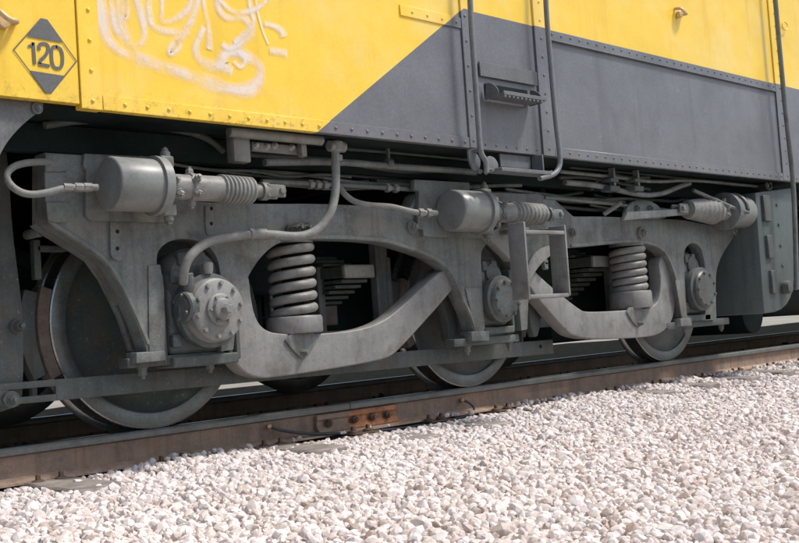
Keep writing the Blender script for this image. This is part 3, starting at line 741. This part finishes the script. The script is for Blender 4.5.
# ------------------------------------------------------------------ axle boxes
def axle_box(px, py, rpx, main=False):
    y = -.46 if main else -.43
    c = P(px, py, y); r = RD(rpx, c); a = (0, -1, 0)
    c = V((c.x, 0, c.z))
    m = 'bogie_light' if main else 'greasy_box'
    hs = join(*[box((c.x - r * u, -.35, c.z + r * w_), (c.x - r * u + .05, -.30, c.z + r * w_ + .06), .012, 2) for u, w_ in ((1.2, .9), (1.15, -.1), (1.25, -1.1), (.9, 1.45), (.2, 1.5))], box((c.x - r * 1.3, -.33, c.z - r * 1.35), (c.x + r * 1.05, -.16, c.z + r * 1.25), .03, 3),
              lathe([(.30, r * 1.05), (.36, r * 1.18), (.395, r * 1.18), (.40, r * 1.1)], c, a, 40),
              lathe([(.16, r * 1.0), (.30, r * 1.1), (.335, r * .95), (.335, 0)], c + V((-r * .25, 0, r * .95)), a, 32), lathe([(.30, r * .5), (.35, r * .45), (.35, 0)], c + V((-r * .2, 0, r * 1.35)), a, 20))
    ab = obj('axle_box', hs, 'greasy_box', loco)
    if main:
        cv = obj('axle_cover', join(lathe([(.38, r * 1.04), (.44, r * 1.0), (.452, r * .98), (.46, r * .9), (.46, 0)], c, a, 48)), m, ab)
        obj('end_cap', join(lathe([(.455, r * .5), (.475, r * .5), (.48, r * .45), (.48, r * .36), (.50, r * .34), (.505, r * .28), (.505, 0)], c, a, 36),
                            lathe([(.50, .022), (.535, .022), (.54, .018), (.54, 0)], c, a, 6)), m, ab)
        for k in range(10):
            t = 2 * math.pi * (k + .3) / 10; q = c + V((math.cos(t) * r * .84, -.457, math.sin(t) * r * .84)); obj('cover_bolt', hexbolt(q, a, .011, .016, False, False), m, ab)
        for k in range(6):
            t = 2 * math.pi * k / 6; q = c + V((math.cos(t) * r * .42, -.478, math.sin(t) * r * .42)); obj('cap_bolt', hexbolt(q, a, .007, .012, False, False), m, ab)
        # pick-up housing on the left, with the cable neck
        s = P(181, 308, -.40); sr = RD(16, s)
        obj('sensor_housing', join(lathe([(0, 0), (0, sr * .6), (.003, sr * .62), (.003, sr * .9), (.010, sr), (.05, sr), (.055, sr * .85), (.16, sr * .85)], s, (1, .12, 0), 32),
                                   cyl(V((s.x + .05, -.40, s.z + .03)), V((s.x + .035, -.41, s.z + .15)), sr * .42),
                                   *[hexbolt(s + V((0, math.cos(t) * sr * .78, math.sin(t) * sr * .78)), (-1, 0, 0), .008, .01, False, False) for t in (.5, 1.9, 3.6, 5)]), 'greasy_box', ab)
        obj('grease_cup', lathe([(0, .02), (.02, .026), (.05, .026), (.055, .012)], c + V((-.01, -.40, r * 1.15)), (0, 0, 1), 16), m, ab)
    else:
        obj('axle_cover', join(lathe([(.38, r), (.42, r * .98), (.432, r * .9), (.436, r * .5), (.43, 0)], c, a, 32)), m, ab)
        for k in range(9):
            t = 2 * math.pi * (k + .5) / 9; q = c + V((math.cos(t) * r * .86, -.428, math.sin(t) * r * .86)); obj('cover_bolt', hexbolt(q, a, .012, .016, False, False), m, ab)
    obj('box_guide', join(box((c.x - r * 1.55, -.335, c.z - r * 1.6), (c.x - r * 1.38, -.18, c.z + r * 1.2), .006), box((c.x + r * 1.1, -.35, c.z - r * 1.6), (c.x + r * 1.3, -.18, c.z + r * 1.5), .006),
                          box((c.x - r * 1.3, -.36, c.z - r * 1.72), (c.x + r * 1.15, -.2, c.z - r * 1.38), .006)), 'bogie_dark', ab)
    return ab, c, r
B = [axle_box(220, 310, 32, True), axle_box(508, 299, 20), axle_box(707, 289, 18.5)]

# ------------------------------------------------------------------ wheelsets
WX = [2.735, 4.965, 7.225]
prof = [(.0, .430), (-.004, .436), (-.004, .500), (.0, .508), (.10, .513), (.108, .530), (.118, .538), (.130, .536), (.136, .525), (.136, .44), (.10, .425), (.085, .40), (.07, .26), (.10, .16), (.135, .15), (.135, .0)]
for i, x in enumerate(WX):
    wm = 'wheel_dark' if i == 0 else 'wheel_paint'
    for side in (0, 1):
        o_ = V((x, 0, .5085)); a = (0, 1, 0)
        if side: o_ = V((x, 1.812, .5085)); a = (0, -1, 0)
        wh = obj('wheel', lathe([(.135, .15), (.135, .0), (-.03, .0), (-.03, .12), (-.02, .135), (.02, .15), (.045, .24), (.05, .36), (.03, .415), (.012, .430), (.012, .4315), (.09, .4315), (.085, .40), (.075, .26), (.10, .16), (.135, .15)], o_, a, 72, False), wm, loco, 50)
        ty = obj('tyre', lathe([(.012, .431), (.0, .434), (-.003, .440), (-.003, .495), (-.001, .501), (.003, .5075), (.10, .513), (.108, .530), (.118, .538), (.130, .536), (.136, .525), (.136, .44), (.10, .431), (.012, .431)], o_, a, 96, False), ['tyre_steel', 'rail_top'], wh, 30)
        for f in ty.data.polygons:
            c_ = f.center; rr_ = math.hypot(c_.x - o_.x, c_.z - o_.z)
            if rr_ > .5005 and abs(c_.y - o_.y) < .112: f.material_index = 1
    obj('axle', cyl((x, -.3, .5085), (x, 2.1, .5085), .085, 24), 'under_dark', loco)
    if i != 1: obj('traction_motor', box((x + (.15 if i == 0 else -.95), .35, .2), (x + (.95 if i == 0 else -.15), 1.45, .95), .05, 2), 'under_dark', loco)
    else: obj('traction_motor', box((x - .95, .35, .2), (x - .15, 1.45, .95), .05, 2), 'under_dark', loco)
# far side frame: same layout, shade put into its colour
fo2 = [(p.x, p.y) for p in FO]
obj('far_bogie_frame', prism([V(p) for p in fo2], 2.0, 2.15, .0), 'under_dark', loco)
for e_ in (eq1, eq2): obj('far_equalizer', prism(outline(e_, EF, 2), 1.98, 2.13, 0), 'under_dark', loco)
obj('far_sky_block', join(box((-4, 2.3, .45), (3.1, 2.36, BZ - .01), .01), box((8.0, 2.3, .55), (16, 2.36, BZ - .01), .01), box((3.1, 2.3, .90), (8.0, 2.36, BZ - .01), .01), box((1.35, -.05, .45), (1.42, 2.2, BZ - .02), .01), box((-3.5, .2, .3), (.8, 1.9, 1.2), .05)), 'under_dark', loco)  # added dark panels that block the sky showing through the gaps
# transoms and bolster
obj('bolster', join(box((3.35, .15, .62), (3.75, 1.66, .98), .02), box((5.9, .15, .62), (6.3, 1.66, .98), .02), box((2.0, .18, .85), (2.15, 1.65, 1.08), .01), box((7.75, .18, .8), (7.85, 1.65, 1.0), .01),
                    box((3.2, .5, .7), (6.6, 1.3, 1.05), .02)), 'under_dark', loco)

# brake shoes
def shoe(x, ang0, ang1, vis=True):
    for nm, r0, r1, y0, y1, m, d in (('brake_block', .511, .565, .0, .095, 'brake_rust', 0), ('brake_head', .567, .63, .015, .08, 'bogie_dark', 3)):
        pts = []
        n = 14
        for k in range(n + 1):
            t = math.radians(ang0 + d + (ang1 - ang0 - 2 * d) * k / n); pts.append(V((x + r0 * math.cos(t), .5085 + r0 * math.sin(t))))
        for k in range(n, -1, -1):
            t = math.radians(ang0 + d + (ang1 - ang0 - 2 * d) * k / n); rr_ = r1 + (.012 * math.sin(math.pi * k / n) if nm == 'brake_head' else 0)
            pts.append(V((x + rr_ * math.cos(t), .5085 + rr_ * math.sin(t))))
        obj(nm, prism(pts, y0, y1, .004), m, loco)
shoe(WX[0], 162, 205); shoe(WX[1], 162, 205); shoe(WX[2], 162, 205); shoe(WX[0], -25, 18); shoe(WX[1], -25, 18)

# ------------------------------------------------------------------ brake rigging
# long flat pull bar low along the bogie
a0, a1 = P(-30, 398, -.14), P(552, 347, -.14)
zc = lambda x: a0.z + (a1.z - a0.z) * (x - a0.x) / (a1.x - a0.x)
hb = .045
sl0, sl1 = P(8, 398, -.14).x, P(55, 393, -.14).x
def barpoly(x0, x1, t, b): return [V((x0, zc(x0) + b)), V((x1, zc(x1) + b)), V((x1, zc(x1) + t)), V((x0, zc(x0) + t))]
pb = obj('pull_bar', join(prism(barpoly(sl1, a1.x, hb, -hb), -.155, -.13, .003), prism(barpoly(a0.x, sl1, hb, hb - .028), -.155, -.13, .002), prism(barpoly(a0.x, sl1, -hb + .028, -hb), -.155, -.13, .002),
                     prism(barpoly(a0.x, sl0, hb - .028, -hb + .028), -.155, -.13, .002)), 'bogie_dark', loco)
q = P(11, 400, -.16); obj('pin', join(cyl(q + V((0, .03, 0)), q + V((0, -.015, 0)), RD(8.5, q), 24), hexbolt(q + V((0, -.015, 0)), (0, -1, 0), RD(4.5, q), .02)), 'bogie_dark', pb)
q = P(541, 347, -.155); obj('pin', cyl(q, q + V((0, -.006, 0)), .012), 'under_dark', pb)
# big lever plate at the far left
lp = obj('brake_lever', prism(outline([(-60, 140), (6, 140), (10, 180), (13, 230), (20, 285), (24, 320), (24, 388), (20, 412), (-60, 414)], -.12, 1, (0, 8)), -.12, -.09, .003), 'bogie_dark', loco)
q = P(16, 327, -.12); obj('bolt', join(cyl(q, q + V((0, -.012, 0)), RD(7, q), 24), hexbolt(q + V((0, -.012, 0)), (0, -1, 0), RD(5.5, q), .035)), 'bogie_dark', lp)
q = P(38, 233, -.15); obj('pin', cyl(q + V((0, .1, 0)), q + V((0, -.03, 0)), RD(5, q), 20), 'bogie_paint', lp)
obj('hanger_arm', join(box(P(38, 252, -.1), P(68, 246, -.1) + V((0, .05, .0)), .004), box(P(36, 280, -.1), P(41, 240, -.1) + V((0, .04, 0)), .004)), 'bogie_dark', loco)
obj('hanger_link', box(P(33, 400, .06), P(37, 370, .06) + V((0, .03, 0)), .003), 'bogie_dark', loco)

# ------------------------------------------------------------------ leaf springs across the bogie (ends seen)
def leafstack(px0, px1, py0, py1, n, yfront, dy, dzpx):
    a, b = P(px0, py0, yfront), P(px1, py1, yfront); th = (a.z - b.z); w_ = b.x - a.x
    top = obj('leaf_spring', box((a.x + .012, yfront + .035, b.z + .008), (b.x - .004, .5, a.z - .006), .003, 1), 'bogie_dark', loco)
    obj('spring_end', box((a.x, yfront, b.z), (b.x, yfront + .034, a.z), .010, 3), 'bogie_light', top)  # lighter cap added to paint the lit end of the dark top leaf
    for k in range(1, n):
        y = yfront + dy * k; t = .027 * (1 if px0 < 500 else 1.15); z = b.z - (k - 1) * t - .004
        obj('leaf', box((a.x + .02, y, z - t + .009), (b.x - .012, y + .42, z), .002), 'bogie_dark', top)
    for k in range(1, 4):
        y = yfront + .12 + .06 * k; z = a.z + .004 + (k - 1) * .024
        obj('leaf', box((a.x + .01, y, z), (b.x - .01, y + .5, z + .017), .002), 'bogie_dark', top)
leafstack(345, 376, 265, 278, 9, -.12, .055, 0)
leafstack(594, 616, 256, 267, 8, -.12, .055, 0)
# upright hangers behind the openings
for p0, p1, y, wdt in (((375, 240), (393, 325), -.02, .10), ((388, 268), (394, 300), -.03, .04), ((318, 278), (328, 326), .1, .05), ((270, 290), (276, 330), .2, .05), ((610, 270), (622, 310), .02, .08), ((520, 300), (524, 336), -.05, .05)):
    a, b = P(*p0, y), P(*p1, y); obj('spring_hanger', box((a.x, y, b.z - .12), (b.x, y + .06, a.z + .06), .006), 'bogie_paint', loco)
q = P(333, 315, .15); obj('friction_pad', box((q.x - .05, .15, q.z - .06), (q.x + .04, .2, q.z + .05), .004), 'brake_rust', loco)
obj('cross_tie', box((3.2, -.05, .33), (4.3, .0, .40), .005), 'bogie_dark', loco)
obj('cross_tie', box((5.6, -.05, .33), (6.6, .0, .40), .005), 'bogie_dark', loco)

# ------------------------------------------------------------------ brake cylinders
def brake_cyl(pc0, pc1, rpx, y, flange_px, seq_dir=1):
    """pc0 head end centre, pc1 flange end centre"""
    a = P(*pc0, y); b = P(*pc1, y); b.z = a.z
    ax = (b - a).normalized(); r = RD(rpx, a); L = (b - a).length
    o = obj('brake_cylinder', lathe([(.004, 0), (.0, r * .90), (.002, r * .955), (.009, r), (L, r)], a, ax, 56), 'cylinder_paint', loco)
    obj('cylinder_flange', join(lathe([(L, r * 1.0), (L, r * 1.13), (L + .018, r * 1.13), (L + .018, r * .9)], a, ax, 48), lathe([(L + .020, r * .9), (L + .020, r * 1.1), (L + .042, r * 1.1), (L + .046, r * .6), (L + .046, .0)], a, ax, 48)), 'cylinder_paint', o)
    x, yv, z = frame_of(ax)
    # top and bottom lugs
    for s in (1, -1):
        p = a + ax * (L + .065) + V((0, 0, s * r * .92))
        obj('lug', join(box(p - V((.03, .03, .025)), p + V((.035, .02, .025)), .008, 2), cyl(p + V((.01, -.0, s * .01)), p + V((.01, 0, s * .045)), .022, 16), hexbolt(p + V((.01, 0, s * .045)), (0, 0, s), .015, .012)), 'bogie_paint', o)
    return o, a, ax, r, L
def adjuster(o, a, ax, L, r, lens, flip=False):
    l1, l2, l3 = lens; s = L + .045
    rt = r * .50
    obj('slack_adjuster', join(lathe([(s, rt * .9), (s + .01, rt * 1.0), (s + l1 * .45, rt), (s + l1 * .46, rt * 1.12), (s + l1 * .56, rt * 1.12), (s + l1 * .57, rt * 1.02), (s + l1, rt * 1.02)], a, ax, 36),
                               *[hexbolt(a + ax * (s + l1 * u) + V((0, -math.cos(t), math.sin(t))) * rt, V((0, -math.cos(t), math.sin(t))), .018, .02) for u, t in ((.12, .3), (.5, .5), (.5, -.5), (.5, 1.57), (.2, -.6), (.5, -1.5))]), 'bogie_light', o)
    pr = [(s + l1, rt * 1.0)]; n = 8
    for k in range(n):
        u = s + l1 + l2 * k / n; f = 1.20 - .10 * k / n
        pr += [(u + .002, rt * 1.02), (u + l2 / n * .35, rt * f), (u + l2 / n * .65, rt * f), (u + l2 / n, rt * 1.02)]
    pr += [(s + l1 + l2, rt * .5)]
    obj('bellows', lathe(pr, a, ax, 36), 'hose_grey', o, 25)
    e = s + l1 + l2
    p = a + ax * e
    fork = join(cyl(p - ax * .01, p + ax * l3 * .45, rt * .55), lathe([(l3 * .3, rt * .75), (l3 * .5, rt * .75)], p, ax, 24),
                box(p + ax * l3 * .45 + V((0, -.04, -.03)), p + ax * l3 + V((0, -.022, .03)), .008, 2), box(p + ax * l3 * .45 + V((0, .022, -.03)), p + ax * l3 + V((0, .04, .03)), .008, 2),
                box(p + ax * l3 * .4 + V((0, -.04, -.032)), p + ax * l3 * .5 + V((0, .04, .032)), .006, 2),
                cyl(p + ax * l3 * .85 + V((0, -.055, 0)), p + ax * l3 * .85 + V((0, .06, 0)), .016))
    obj('push_rod_fork', fork, 'bogie_paint', o)
CY = -.53
o1, a1_, ax1, r1, L1 = brake_cyl((108.5, 184), (152, 184), 27.5, CY, 0)
adjuster(o1, a1_, ax1, L1, r1, (P(225, 187, CY).x - P(168, 185, CY).x, P(257, 188, CY).x - P(225, 187, CY).x, P(287, 190, CY).x - P(257, 188, CY).x))
o2, a2_, ax2, r2, L2 = brake_cyl((451, 211), (478, 212), 21, -.50, 0)
adjuster(o2, a2_, ax2, L2, r2, (P(519, 211, -.5).x - P(492, 211, -.5).x, P(550, 213, -.5).x - P(519, 211, -.5).x, P(562, 215, -.5).x - P(546, 213, -.5).x))
# third cylinder faces the other way
h = P(746, 213, -.47); a3 = P(727, 212, -.47)
ax3 = V((-1, 0, 0)); r3 = RD(15.5, h)
hh = V((h.x, -.47, a3.z)); L3 = h.x - a3.x
o3 = obj('brake_cylinder', lathe([(0, 0), (0, r3 * .7), (.015, r3 * .9), (.04, r3), (L3, r3)], hh, ax3, 48), 'cylinder_paint', loco)
obj('cylinder_flange', lathe([(L3, r3 * 1.0), (L3, r3 * 1.18), (L3 + .05, r3 * 1.18), (L3 + .055, r3 * .7), (L3 + .055, 0)], hh, ax3, 40), 'bogie_paint', o3)
obj('cylinder_strap', tube([hh + ax3 * (L3 * .7) + V((0, r3 * 1.1 * math.cos(t), r3 * 1.1 * math.sin(t))) for t in [.6 + .4 * i for i in range(8)]] + [hh + ax3 * (L3 + .5) + V((0, -.02, r3 * 1.15))], .014, 8, 1), 'bogie_paint', o3)
s3 = L3 + .05; e3 = h.x - P(688, 212, -.47).x
obj('slack_adjuster', join(lathe([(s3, r3 * .6), (s3 + .10, r3 * .62), (s3 + .11, r3 * .72), (s3 + .15, r3 * .72)], hh, ax3, 32), *[hexbolt(hh + ax3 * (s3 + .08) + V((0, -math.cos(t), math.sin(t))) * r3 * .62, V((0, -math.cos(t), math.sin(t))), .016, .02) for t in (.9, -.4, .2)]), 'bogie_light', o3)
pr = [(s3 + .15, r3 * .8)]
for k in range(7): u = s3 + .15 + (e3 - s3 - .15) * k / 7; f = 1.0 - .05 * k; pr += [(u + .004, r3 * .80 * f), (u + .02, r3 * .86 * f), (u + .03, r3 * .80 * f)]
pr += [(e3, r3 * .55), (e3 + .01, r3 * .3)]
obj('bellows', lathe(pr, hh, ax3, 32), 'hose_grey', o3, 25)
pf = hh + ax3 * e3
obj('push_rod_fork', join(cyl(pf, pf + ax3 * .06, .03), box(pf + V((-.16, -.04, -.035)), pf + V((-.05, -.02, .035)), .008, 2), box(pf + V((-.16, .02, -.035)), pf + V((-.05, .04, .035)), .008, 2), cyl(pf + V((-.13, -.06, 0)), pf + V((-.13, .06, 0)), .018)), 'bogie_paint', o3)
obj('cylinder_mount', prism(outline([(716, 198), (752, 200), (748, 228), (736, 232), (716, 226)], -.36, 1), -.40, -.33, .005), 'bogie_paint', o3)
q0, q1 = P(622, 217, -.47), P(690, 212, -.47)
obj('brake_lever', prism([V((q0.x, q0.z - .03)), V((q1.x, q1.z - .022)), V((q1.x, q1.z + .022)), V((q0.x + .05, q0.z + .03))], -.49, -.45, .006), 'bogie_paint', loco)
obj('lever_bracket', prism(outline([(624, 218), (630, 203), (640, 200), (655, 202), (665, 213), (668, 220)], -.38, 1), -.38, -.35, .004), 'bogie_paint', loco)
for x_ in (637, 650): obj('bolt', hexbolt(P(x_, 209, -.38), (0, -1, 0), .022, .02), 'bogie_paint', loco)
q0, q1 = P(604, 215, -.34), P(622, 203, -.44); obj('stay_bar', tube([q0, q1], .016, 10, 0), 'bogie_light', loco)

# ------------------------------------------------------------------ stirrup step hanging at the middle
yS0, yS1 = -.72, -.60
so_ = [(509, 222), (567, 226), (575, 292), (574, 297), (527, 300), (523, 298)]
si_ = [(515, 232), (562, 233), (568, 289), (567, 292), (530, 294)]
def ring(outer, inner, y0, y1, nm, m, par):
    """rectangular strap: left, right, top, bottom bars as one bent strip"""
    O = [P(*q, y0) for q in outer]; t = .014
    pts = [V((O[0].x, O[0].z)), V((O[1].x, O[1].z)), V((O[2].x, O[2].z)), V((O[3].x, O[3].z))]
    c = sum(pts, V((0, 0))) / 4
    bm = bmesh.new()
    def inset(i):
        a, b, d = pts[i - 1], pts[i], pts[(i + 1) % 4]; u = (a - b).normalized(); v = (d - b).normalized(); return b + (u + v) * t
    ins = [inset(i) for i in range(4)]
    vs = [[bm.verts.new((p.x, y, p.y)) for p in L_] for L_, y in ((pts, y0), (ins, y0), (pts, y1), (ins, y1))]
    for i in range(4):
        j = (i + 1) % 4
        bm.faces.new((vs[0][i], vs[0][j], vs[1][j], vs[1][i])); bm.faces.new((vs[2][i], vs[2][j], vs[3][j], vs[3][i]))
        bm.faces.new((vs[0][i], vs[0][j], vs[2][j], vs[2][i])); bm.faces.new((vs[1][i], vs[1][j], vs[3][j], vs[3][i]))
    bmesh.ops.recalc_face_normals(bm, faces=bm.faces); bevel(bm, .004, 2)
    return obj(nm, bm, m, par)
lt, lb, rt_, rb_ = P(524, 222, yS0), P(527, 300, yS0), P(566, 226, yS0), P(575, 296, yS0)
def plate(xa_, xb_, z0_, z1_, y0=yS0, y1=yS1, bv=.005): return box((xa_, y0, z0_), (xb_, y1, z1_), bv, 2)
xl, xr = lt.x, rt_.x + .004
sp_ = obj('stirrup_step', plate(xl, xl + .016, lb.z, lt.z), 'bogie_light', loco)
obj('side_plate', plate(xr - .016, xr, rb_.z, rt_.z + .004), 'bogie_light', sp_)
obj('stirrup_bar', plate(xl + .0165, xr - .0165, lb.z + .004, lb.z + .026), 'bogie_light', sp_)
obj('stirrup_bar', plate(xl + .0165, xr - .0165, lt.z - .068, lt.z - .046, yS0, yS0 + .05), 'bogie_light', sp_)
obj('stirrup_arm', join(box(P(524, 232, yS1), V((P(524, 232, yS1).x + .06, -.36, P(524, 228, yS1).z + .0)), .004), box(P(553, 232, yS1) , V((P(553, 232, yS1).x + .05, -.36, P(553, 228, yS1).z)), .004)), 'bogie_paint', sp_)

# ------------------------------------------------------------------ hoses and pipes
def hose(pxs, r, m='hose_grey', nm='hose'):
    return obj(nm, tube([P(a, b, y) for a, b, y in pxs], r, 14, 3), m, loco)
h1 = hose([(60, 163, -.34), (38, 162, -.40), (16, 165, -.44), (5, 175, -.46), (12, 188, -.48), (28, 196, -.5), (50, 193, -.52), (66, 188, -.53), (92, 188, -.53), (98, 188, -.53)], .0145)
for xx, rr_ in ((68, 4.2), (79, 4.6), (88, 4.6)): q = P(xx, 188, -.53); obj('coupling', lathe([(-.018, RD(rr_, q)), (.018, RD(rr_, q))], q, (1, 0, 0), 6), 'bogie_light', h1)
h2 = hose([(336, 152, -.50), (336.5, 175, -.50), (336, 195, -.50), (331, 215, -.50), (318, 232, -.48), (298, 238, -.46), (270, 234.5, -.44), (236, 236, -.44), (207, 242, -.45), (190, 256, -.46), (184, 270, -.44), (184, 284, -.41)], .0215)
q = P(337, 147, -.50); obj('valve_joint', join(lathe([(0, .025), (.012, .036), (.05, .036), (.06, .025)], q - V((0, 0, .03)), (0, 0, 1), 24), cyl(q + V((-.05, 0, .0)), q + V((.05, 0, 0)), .028), lathe([(0, .03), (.03, .03)], q - V((0, 0, .075)), (0, 0, 1), 6)), 'bogie_light', h2)
q = P(258, 235, -.44); obj('coupling', cyl(q - V((.05, 0, 0)), q + V((.05, 0, 0)), .027), 'bogie_light', h2)
for xx in (299, 307): q = P(xx, 228, -.44); obj('clamp_bolt', hexbolt(q + V((0, .07, 0)), (0, -1, 0), .018, .06), 'bogie_dark', h2)
h3 = hose([(341, 189, -.38), (346, 196, -.40), (356, 203, -.42), (372, 206, -.44), (390, 206.5, -.46), (404, 210, -.48), (418, 213.5, -.5), (437, 213.5, -.5)], .0155)
for xx in (421, 429): q = P(xx, 213.5, -.5); obj('coupling', lathe([(-.018, .024), (.018, .024)], q, (1, 0, 0), 6), 'bogie_light', h3)
def pipe(pxs, y, r=.013, m='bogie_paint', nm='air_pipe'): return obj(nm, tube([P(a, b, y if len(c) == 0 else c[0]) for a, b, *c in pxs], r, 12, 2), m, loco)
p1 = pipe([(262, 182), (345, 186), (414, 190)], -.33, .013)
for xx, yy in ((311, 185), (318, 185.5), (325, 186), (388, 188.5), (396, 189)): q = P(xx, yy, -.33); obj('coupling', lathe([(-.014, .024), (.014, .024)], q, (1, 0, 0), 6), 'bogie_light', p1)
pipe([(330, 148), (400, 153), (470, 160)], -.34, .012, 'bogie_dark')
p2 = pipe([(265, 163), (340, 162), (390, 167), (440, 170), (476, 173)], -.42, .018)
q = P(389, 164, -.42); obj('pipe_clip', join(cyl(q - V((.02, 0, 0)), q + V((.02, 0, 0)), .027), box(q + V((-.008, -.01, 0)), q + V((.008, .01, .09)), .002)), 'bogie_dark', p2)
pipe([(250, 155), (300, 158), (345, 162)], -.3, .014, 'bogie_dark')
pipe([(490, 195), (540, 198), (600, 200), (625, 203)], -.3, .013)
pipe([(545, 198), (600, 203), (680, 212)], -.36, .012)
pipe([(45, 126), (85, 120), (130, 123), (180, 130), (208, 138), (224, 152)], -.34, .016, 'bogie_dark')
pipe([(565, 183), (600, 186), (640, 196), (662, 195), (680, 187), (690, 184)], -.45, .018)
pipe([(560, 172), (620, 178), (655, 183), (690, 180), (757, 187)], -.46, .012)
pipe([(560, 178), (590, 177), (650, 190)], -.35, .011, 'bogie_dark')
pipe([(570, 167), (640, 173), (700, 181), (740, 186)], -.38, .014, 'bogie_dark')
pipe([(592, 190), (600, 178), (612, 174), (625, 178), (650, 178)], -.42, .009, 'bogie_dark')
for xx in (614, 638):
    a, b = P(xx - 2, 165, -.50), P(xx + 2, 192, -.50); hgr = obj('pipe_hanger', box((a.x, -.51, b.z), (b.x, -.47, BZ - .004), .002), 'bogie_paint', loco)
    obj('clamp', join(box((a.x - .06, -.52, b.z + .0), (b.x + .03, -.44, b.z + .035), .004), box((a.x - .05, -.52, b.z + .06), (b.x + .02, -.44, b.z + .085), .004)), 'bogie_dark', hgr)
q = P(769, 186, -.50); obj('gauge_cock', join(tube([q + V((.05 * math.cos(t), 0, .035 * math.sin(t))) for t in [i * .63 for i in range(10)]], .009, 8, 1, True), cyl(q, q + V((0, .1, 0)), .02)), 'bogie_paint', loco)
# cables and small pipes hanging among the others under the body
rc = random.Random(11)
for i in range(13):
    xa_ = rc.uniform(2.2, 6.2); L_ = rc.uniform(1.2, 2.6); y_ = rc.uniform(-.34, -.22); z_ = rc.uniform(1.13, 1.29); pts = []
    for k in range(7): pts.append(V((xa_ + L_ * k / 6, y_ + rc.uniform(-.02, .02), z_ + rc.uniform(-.018, .018) - .03 * math.sin(math.pi * k / 6))))
    obj('cable', tube(pts, rc.uniform(.006, .012), 8, 2), rc.choice(['bogie_dark', 'black_rubber', 'bogie_paint']), loco)
# equipment box right of the bogie
eb = [(756, 193), (792, 188), (796, 250), (795, 286), (790, 303), (780, 312), (765, 314)]
ebo = obj('equipment_box', prism(outline(eb, -.56, 1, (0, 1, 6)), -.56, .9, .012, 2), 'box_side', loco)
for a_, b_ in (((761, 196), (770, 222)), ((765, 236), (772, 259)), ((769, 271), (776, 294))):
    p_, q_ = P(*a_, -.56), P(*b_, -.56); obj('hinge', join(box((p_.x, -.585, q_.z), (q_.x, -.555, p_.z), .004)), 'bogie_dark', ebo)
q = P(784, 288, -.56); obj('knob', lathe([(0, .05), (.03, .055), (.06, .045), (.065, 0)], q, (0, -1, 0), 20), 'bogie_dark', ebo)
for xx, yy in ((777, 205), (779, 225), (781, 246), (783, 266)): q = P(xx, yy, -.56); obj('latch', hexbolt(q, (0, -1, 0), .014, .01, False, False), 'bogie_dark', ebo)
# fuel tank further along and next bogie shape
obj('fuel_tank', box((9.9, -.45, .25), (14.5, 2.2, 1.2), .12, 4), 'bogie_dark', loco)
q = P(757, 322, .0); obj('air_reservoir', lathe([(0, 0), (.0, .12), (.03, .19), (.9, .19), (.95, .1), (.95, 0)], V((8.9, .1, .32)), (0, 1, 0), 36), 'under_dark', loco)

# ================================================================== far vegetation
def shrub(x, y, h, label, seed):
    rg = random.Random(seed); t = thing('shrub', label, 'shrub', (x, y, -.35), 'shrubs beyond the track')
    tr = join(*[tube([(x, y, -.35), (x + rg.uniform(-.3, .3) * h, y + rg.uniform(-.3, .3) * h, h * .45), (x + rg.uniform(-.5, .5) * h, y + rg.uniform(-.5, .5) * h, h * .8)], lambda f: .03 * h * (1.1 - f), 6, 1) for _ in range(5)])
    obj('trunk', tr, 'bark', t)
    bm = bmesh.new()
    cl = [(V((rg.gauss(0, .3), rg.gauss(0, .3), rg.uniform(.1, .8))) * h, rg.uniform(.12, .28) * h) for _ in range(22)]
    for c, r in cl:
        for _ in range(110):
            d = V((rg.gauss(0, 1), rg.gauss(0, 1), rg.gauss(0, 1))).normalized() * r * rg.random() ** .4
            p = V((x, y, -.3)) + c + d; s = .05 * rg.uniform(.6, 1.4) * (h ** .5)
            u = V((rg.gauss(0, 1), rg.gauss(0, 1), rg.gauss(0, 1))).normalized(); v = u.orthogonal().normalized()
            bm.faces.new([bm.verts.new(p + u * s), bm.verts.new(p + v * s * .5), bm.verts.new(p - u * s), bm.verts.new(p - v * s * .5)])
    obj('crown', bm, 'leaf_green', t)
for i, (x, y, h, lab) in enumerate(((20.5, 12.0, .55, 'small green shrub seen in the gap left of the third wheel'),)): shrub(x, y, h, lab, i)
